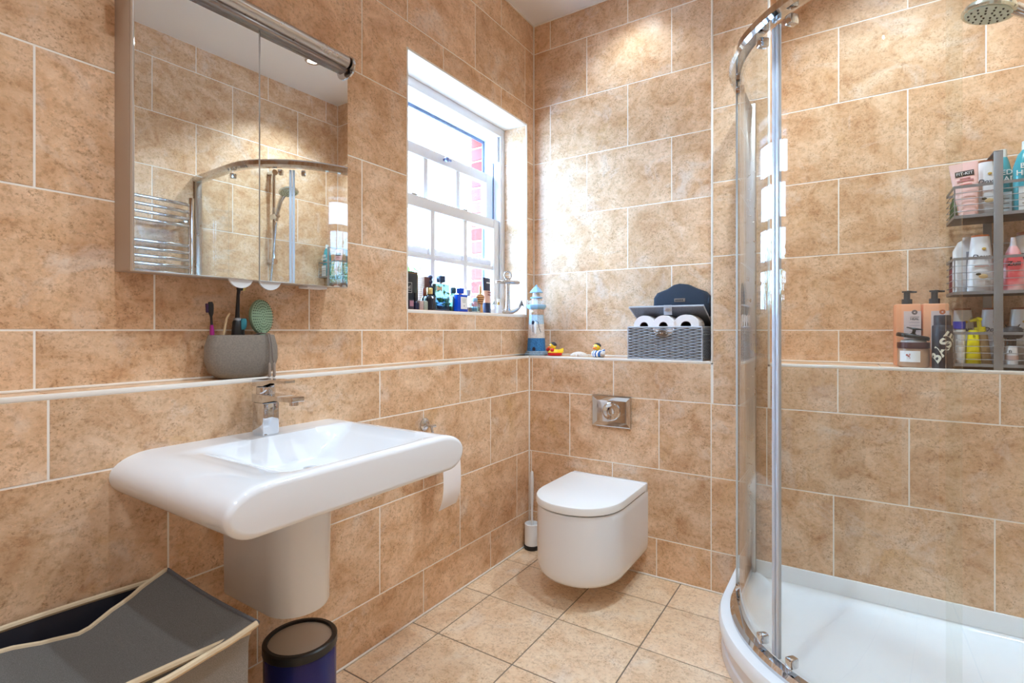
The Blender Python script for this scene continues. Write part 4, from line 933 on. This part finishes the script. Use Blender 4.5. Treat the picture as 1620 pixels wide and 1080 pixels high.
# body scrub jar with open lid
t = thing('scrub_jar', 'clear jar of brown body scrub with dark lid tipped open', 'jar', (.1925, 2.253, LT))
B().lathe([(.038, 0), (.044, .004), (.044, .062), (.042, .066)], 36).obj('jar', M('scrub_brown', (176, 138, 110), .25), t)
B().lathe([(.0455, .066), (.0455, .086), (.044, .087)], 36).obj('collar', P('maroon_collar', (74, 34, 38), .35), t)
B().loft([(.082, .040, .040), (.094, .034, .034), (.097, .02, .02)], 30).obj('inner_cap', WHITE, t)
lid = B().lathe([(.0455, 0), (.047, .003), (.047, .010), (.043, .014)], 36).obj('lid', BLACK, t, (-.003, 0, .100), (0, math.radians(11), 0))
B().lathe([(.010, .014), (.005, .02), (.005, .03), (.024, .034), (.022, .037)], 20).obj('lid_knob', BLACK, lid)
sl_ = B(); aa = [math.radians(-150+80*i/10) for i in range(11)]
sl_.rings([[(q*math.cos(a), q*math.sin(a), z) for q, z in ((.0443, .02), (.0443, .058), (.0449, .058), (.0449, .02))] for a in aa]); lbj = sl_.obj('label', WHITE, t)
for k_, (dx, dz) in enumerate(((0, 0), (.004, .006), (-.005, .004), (.005, -.006))): B().sphere((-.016+dx, -.0425, .04+dz), .0035, .0008, .0035, 10, 6).obj('flower_print', P('flower_red', (180, 96, 84), .5), lbj)
# black bottle
t = thing('hair_product_bottle', 'matt black bottle with white diagonal lettering beside the wire rack', 'bottle', (.268, 2.236, LT))
BKM = P('bottle_matt_black', (42, 42, 52), .5)
B().lathe([(.026, 0), (.0275, .002), (.0275, .142), (.0255, .145)], 36).obj('body', BKM, t); B().lathe([(.023, .145), (.023, .176), (.021, .179)], 32).obj('cap', BKM, t)
# lettering wrapped on the cylinder
def wrap_text(body, size, mat, parent, r_, z, tilt, a0, bold=0):
    c = bpy.data.curves.new('lettering', 'FONT'); c.body = body; c.size = size; c.extrude = .0003; c.offset = bold; c.align_x = 'CENTER'; c.align_y = 'CENTER'; c.resolution_u = 3
    o = bpy.data.objects.new('lettering', c); COL.objects.link(o); me = bpy.data.meshes.new_from_object(o); bpy.data.objects.remove(o)
    for v in me.vertices:
        u, w = v.co.x*math.cos(tilt)-v.co.y*math.sin(tilt), v.co.x*math.sin(tilt)+v.co.y*math.cos(tilt)
        a = a0+u/r_; v.co = Vector(((r_+.0004+v.co.z)*math.cos(a), (r_+.0004+v.co.z)*math.sin(a), z+w))
    return link('lettering', me, mat, parent)
wrap_text('BASE', .050, P('ink_cream', (226, 222, 204), .6), t, .0275, .070, math.radians(58), math.radians(-92), .0014)

# ------------------------------------------------------------------ wire rack (three tiers)
GALV = M('galvanised_steel', (150, 154, 160), .42, .75)
RX0, RX1, RY0, RY1 = .298, .520, 2.238, 2.388
TZ = ((.949, 1.056), (1.186, 1.302), (1.438, 1.540))
t = thing('wire_rack', 'three-tier galvanised wire rack full of bottles on the shower ledge', 'rack', (0, 0, 0))
XC = .407
B().box(XC-.0115, XC+.0115, RY0-.004, RY0-.001, LT, 1.640, .0008).obj('front_post', GALV, t)
B().box(XC-.0115, XC+.0115, RY1+.001, RY1+.004, LT, 1.640, .0008).obj('back_post', GALV, t)
B().box(XC-.0115, XC+.0115, RY0-.004, RY1+.004, 1.640, 1.643, .0008).obj('top_strap', GALV, t)
for z0, z1 in TZ:
    tr = B().box(RX0, RX1, RY0, RY1, z0-.003, z0, .001).obj('tier_floor', P('rack_dark', (74, 76, 82), .5, .6), t)
    loop = [(RX0, RY1), (RX0, RY0), (RX1, RY0), (RX1, RY1), (RX0, RY1), (RX0, RY0)]
    for z, hh in ((z1, .0045), (z0+.003, .005)):
        R_ = [[(x+(-.001 if x == RX0 else .001), y+(-.001 if y == RY0 else .001), z-hh) for x, y in loop[:4]], [(x+(-.001 if x == RX0 else .001), y+(-.001 if y == RY0 else .001), z+hh) for x, y in loop[:4]],
              [(x+(.001 if x == RX0 else -.001), y+(.001 if y == RY0 else -.001), z+hh) for x, y in loop[:4]], [(x+(.001 if x == RX0 else -.001), y+(.001 if y == RY0 else -.001), z-hh) for x, y in loop[:4]]]
        B().rings(R_, False, False).obj('rail_band', GALV, tr)
    for k in range(1, 5):
        z = z0+(z1-z0)*k/5; B().tube([(x, y, z) for x, y in loop], .0012, 6).obj('wire', GALV, tr)
    for x, y in ((RX0+.002, RY0), (RX1-.002, RY0)): B().tube([(x, y, z0), (x, y, z1)], .0018, 8).obj('corner_rod', GALV, tr)

RG = 'toiletries in the wire rack'
def bottle(name, label, cat, x, y, z, secs, mat, cap=None, capm=None, rz=0, e=2.4, rot=None):
    t = thing(name, label, cat, (x, y, z+.0004), rz, RG, rot); b_ = B().loft(secs, 28, e).obj('body', mat, t)
    if cap: B().loft(cap, 24, e).obj('cap', capm, t)
    return t
DW = P('bottle_white', (232, 232, 236), .3); BRN = P('cap_brown', (150, 84, 54), .4); ORG = P('cap_orange', (196, 104, 54), .4); SCRIPT = P('ink_navy', (36, 40, 62), .5)
def dove(x, y, z, label, w, h, capm, e=2.6, deco=True):
    t = bottle('body_wash_bottle', label, 'bottle', x, y, z, [(0, .020, .9*w), (.003, .022, w), (h*.5, .022, w*.98), (h*.92, .018, w*.74), (h, .016, w*.70)], DW, [(h, .015, w*.66), (h+.006, .015, w*.66)], capm)
    for c in t.children:  # wide side towards the room
        c.data.transform(Matrix.Rotation(PI/2, 4, 'Z'))
    text('Dove', .021, SCRIPT, t, (-.002, -.0222, h*.64), (PI/2-.06, 0, 0), bold=.0002, shear=.3)
    B().sphere((.006, -.0205, h*.78), .006, .0008, .0045, 10, 6).obj('gold_emblem', P('emblem_gold', (206, 170, 84), .4), t)
    if deco:
        B().sphere((.004, -.0225, h*.30), .012, .0008, .0075, 14, 6).obj('nut_print', P('print_nut', (206, 176, 130), .5), t)
        B().sphere((-.008, -.0225, h*.34), .007, .0008, .004, 12, 6).obj('leaf_print', P('print_leaf', (58, 60, 44), .5), t)
        B().box(-.018, .018, -.0235, -.0228, h*.47, h*.485).obj('print_line', P('print_rose', (206, 150, 140), .6), t)
    return t
z1_, z2_, z3_ = TZ[2][0], TZ[1][0], TZ[0][0]
# top tier
t = thing('cosmetic_tube', 'pink squeeze tube with black and white name panel leaning in top tier', 'tube', (.338, 2.256, z1_+.0004), 0, RG, (math.radians(-3), math.radians(-4), math.radians(-4)))
B().loft([(0, .024, .014), (.04, .027, .015), (.11, .033, .010), (.178, .037, .0022), (.187, .037, .002)], 28, 2.2).obj('tube_body', P('tube_pink', (240, 196, 190), .35), t)
B().box(-.024, .024, -.0072, -.0062, .140, .158).obj('name_panel', INK, t, (0, 0, 0), (0, 0, 0)); text('FIT-KIT', .0135, WHITE, t, (0, -.0080, .149), FRONT, bold=.0001)

for z_, w_, y_ in ((.1305, .013, -.0087), (.1225, .021, -.0095)): B().box(-w_, w_, y_-.0006, y_+.0006, z_, z_+.0045).obj('print_line', P('print_mauve', (186, 120, 124), .6), t)
B().box(-.016, .016, -.0116, -.0106, .111, .1135).obj('print_line', P('print_coral', (232, 140, 130), .6), t)
dove(.389, 2.303, z1_, 'white body wash bottle with brown cap beside the pink tube, top tier', .030, .186, BRN)
TEAL = P('bottle_teal', (52, 158, 172), .2)
def teal(x, y, label, s_):
    t = bottle('shampoo_bottle', label, 'bottle', x, y, z1_, [(0, .030*s_, .022), (.004, .033*s_, .024), (.15, .033*s_, .024), (.19, .022*s_, .018), (.205, .012, .012)], TEAL, [(.205, .012, .012), (.232, .0115, .0115)], P('cap_clear_white', (226, 236, 238), .25), 0, 2)
    l = B().box(-.024*s_, .024*s_, -.0262, -.0252, .01, .085).obj('label', P('label_white', (226, 232, 236), .4), t)
    text('BED', .023, WHITE, t, (0, -.0252, .150), FRONT, bold=.0004); text('HEAD', .023, WHITE, t, (0, -.0256, .128), FRONT, bold=.0004)
    for k_ in range(3): B().box(-.016*s_, .016*s_, -.0266, -.0262, .03+.016*k_, .033+.016*k_).obj('print_line', INK_G, l)
teal(.482, 2.278, 'large teal shampoo bottle with white lettering at the right, top tier', 1.)
teal(.437, 2.345, 'teal shampoo bottle half hidden behind the rack post, top tier', .75)
t = thing('soap_bar_box', 'maroon soap carton lying flat in the top tier', 'box', (.36, 2.285+.0, z1_+.0004), 0, RG); 
for o_ in [t]: o_.location = (.357, 2.3325, z1_+.0004)
B().box(-.045, .045, -.028, .028, 0, .022, .001).obj('carton', P('carton_maroon', (122, 44, 72), .4), t); B().box(-.03, .03, -.0285, -.028, .006, .014).obj('print_line', P('print_pale', (220, 190, 196), .5), t)
t = thing('bath_sponge', 'small dark green bath sponge at the left end, top tier', 'sponge', (.316, 2.345, z1_+.0004), 0, RG)
b = B(); b.loft([(0, .012, .02), (.01, .015, .026), (.06, .014, .026), (.085, .008, .016)], 16); b.obj('sponge', fabric('sponge_green', (54, 96, 58), 300, .4), t); B().tube([(0, 0, .082), (.004, 0, .094), (-.004, 0, .094), (0, 0, .082)], .001, 6).obj('loop', WHITE, t)
# middle tier
t = bottle('lotion_bottle', 'white lotion bottle with grey panel and slanted shoulder, middle tier', 'bottle', .334, 2.318, z2_, [(0, .026, .018), (.003, .029, .020), (.15, .029, .020), (.18, .021, .016, .006, 0), (.187, .012, .012, .008, 0)], DW, [(.187, .0115, .0115, .008, 0), (.196, .011, .011, .008, 0)], DW, 0, 2.6)
B().box(.004, .026, -.0212, -.0202, .02, .145).obj('panel', P('panel_grey', (150, 152, 164), .4), t)
dove(.370, 2.276, z2_, 'white body wash bottle with orange cap in front, middle tier', .033, .188, ORG)
t = bottle('razor_gel_can', 'slim dark bottle with maroon band at the left end, middle tier', 'bottle', .3135, 2.358, z2_, [(0, .0105, .016), (.003, .012, .018), (.105, .012, .018), (.112, .010, .014)], P('bottle_charcoal', (56, 52, 66), .3), [(.112, .010, .013), (.136, .010, .013)], BLACK)
B().loft([(.012, .0123, .0184), (.09, .0123, .0184)], 24, 2.4).obj('band', P('band_maroon', (124, 34, 60), .4), t)
t = bottle('body_spray_bottle', 'pink and coral wavy bottle with black lettering, middle tier', 'bottle', .448, 2.268, z2_, [(0, .024, .016), (.003, .028, .019), (.05, .031, .021), (.10, .026, .018), (.135, .016, .013), (.15, .009, .009)], None, [(.15, .009, .009), (.178, .006, .007)], P('cap_pearl', (226, 214, 216), .25), 0, 2.2)
m = M('coral_swirl', (230, 120, 120), .3); nt, b_ = nodes(m); nz = nt.nodes.new('ShaderNodeTexNoise'); nz.inputs['Scale'].default_value = 14; tc = nt.nodes.new('ShaderNodeTexCoord'); r = ramp(nt, [(.42, lin((226, 84, 92))), (.58, lin((244, 200, 200)))]); nt.links.new(tc.outputs['Object'], nz.inputs[0]); nt.links.new(nz.outputs[0], r.inputs[0]); nt.links.new(r.outputs[0], b_.inputs['Base Color'])
t.children[0].data.materials.clear(); t.children[0].data.materials.append(m)
text('Zuii', .020, INK, t, (-.002, -.0215, .092), FRONT, bold=.0006)
t = bottle('lotion_bottle', 'tall white bottle with dark label at the right end, middle tier', 'bottle', .4835, 2.325, z2_, [(0, .030, .020), (.003, .033, .022), (.16, .033, .022), (.185, .022, .016), (.19, .014, .012)], DW, [(.19, .016, .013), (.20, .016, .013)], BRN, 0, 2.6)
B().box(-.012, .02, -.0232, -.0222, .09, .13).obj('label', P('label_plum', (70, 56, 76), .4), t)
# bottom tier
dove(.336, 2.348, z3_, 'white body wash bottle with brown cap at the back left, bottom tier', .033, .186, BRN, deco=False)
dove(.410, 2.348, z3_, 'white body wash bottle with brown cap behind the post, bottom tier', .033, .186, BRN, deco=False)
dove(.482, 2.350, z3_, 'white body wash bottle with brown cap at the back right, bottom tier', .033, .186, BRN, deco=False)
bottle('lotion_bottle', 'white slim bottle with bright blue cap, bottom tier', 'bottle', .3165, 2.272, z3_, [(0, .013, .013), (.002, .0155, .0155), (.118, .0155, .0155), (.121, .013, .013)], DW, [(.121, .0165, .0165), (.146, .0165, .0165)], P('cap_royal_blue', (18, 58, 190), .3), 0, 2)
YL = P('bottle_yellow', (240, 224, 24), .3)
t = bottle('sunscreen_bottle', 'bright yellow bottle with clear dome cap, bottom tier', 'bottle', .352, 2.272, z3_, [(0, .018, .014), (.003, .020, .016), (.06, .017, .015), (.112, .0135, .013), (.118, .010, .010)], YL, [(.118, .014, .014), (.15, .0145, .0145), (.16, .006, .006)], liquid('dome_clear', (.9, .9, .88, 1)), 0, 2.3)
text('b', .014, P('print_olive', (120, 110, 20), .6), t, (0, -.0145, .098), FRONT)
t = bottle('soap_pump_bottle', 'tan bottle with yellow pump tilted behind the yellow bottle, bottom tier', 'bottle', .3835, 2.287, z3_, [(0, .017, .015), (.003, .0185, .0165), (.10, .017, .015), (.112, .012, .012)], M('bottle_tan', (170, 140, 100), .25), [(.112, .015, .015), (.128, .0145, .0145)], YL, 0, 2.3, (0, math.radians(-6), 0))
B().lathe([(.006, .128), (.006, .150)], 12).obj('pump_stem', YL, t); B().tube([(.008, 0, .152), (0, 0, .155), (-.022, 0, .150)], [.006, .007, .004], 10).obj('pump_head', YL, t)
t = bottle('cream_bottle', 'small white bottle with dark collar right of the rack post, bottom tier', 'bottle', .443, 2.262, z3_, [(0, .014, .014), (.002, .016, .016), (.062, .0145, .0145), (.066, .012, .012)], DW, [(.066, .0115, .0115), (.090, .0115, .0115)], BLACK, 0, 2)
B().loft([(.02, .0166, .0166), (.036, .0162, .0162)], 24, 2).obj('band', P('band_rose', (206, 176, 170), .5), t); text('n', .018, INK, t, (-.006, -.0162, .05), FRONT)
t = thing('scalp_brush', 'black rubber scalp brush resting on the small white bottle, bottom tier', 'brush', (.445, 2.262, z3_+.0906), 0, RG)
B().loft([(0, .016, .013), (.004, .024, .018), (.020, .027, .020), (.034, .022, .016), (.040, .010, .008)], 22).obj('dome', P('rubber_black', (34, 34, 42), .6), t)
for s_ in (-1, 1): B().tube([(s_*.012, 0, .036), (s_*.018, 0, .046)], [.003, .001], 8).obj('nub', MATS['rubber_black'], t)
bottle('serum_bottle', 'silver-grey slim bottle at the right end, bottom tier', 'bottle', .494, 2.268, z3_, [(0, .014, .014), (.002, .016, .016), (.09, .016, .016), (.096, .010, .010)], M('serum_grey', (176, 178, 186), .25), [(.096, .011, .011), (.128, .010, .010)], P('cap_silver', (200, 202, 208), .2, .8), 0, 2)
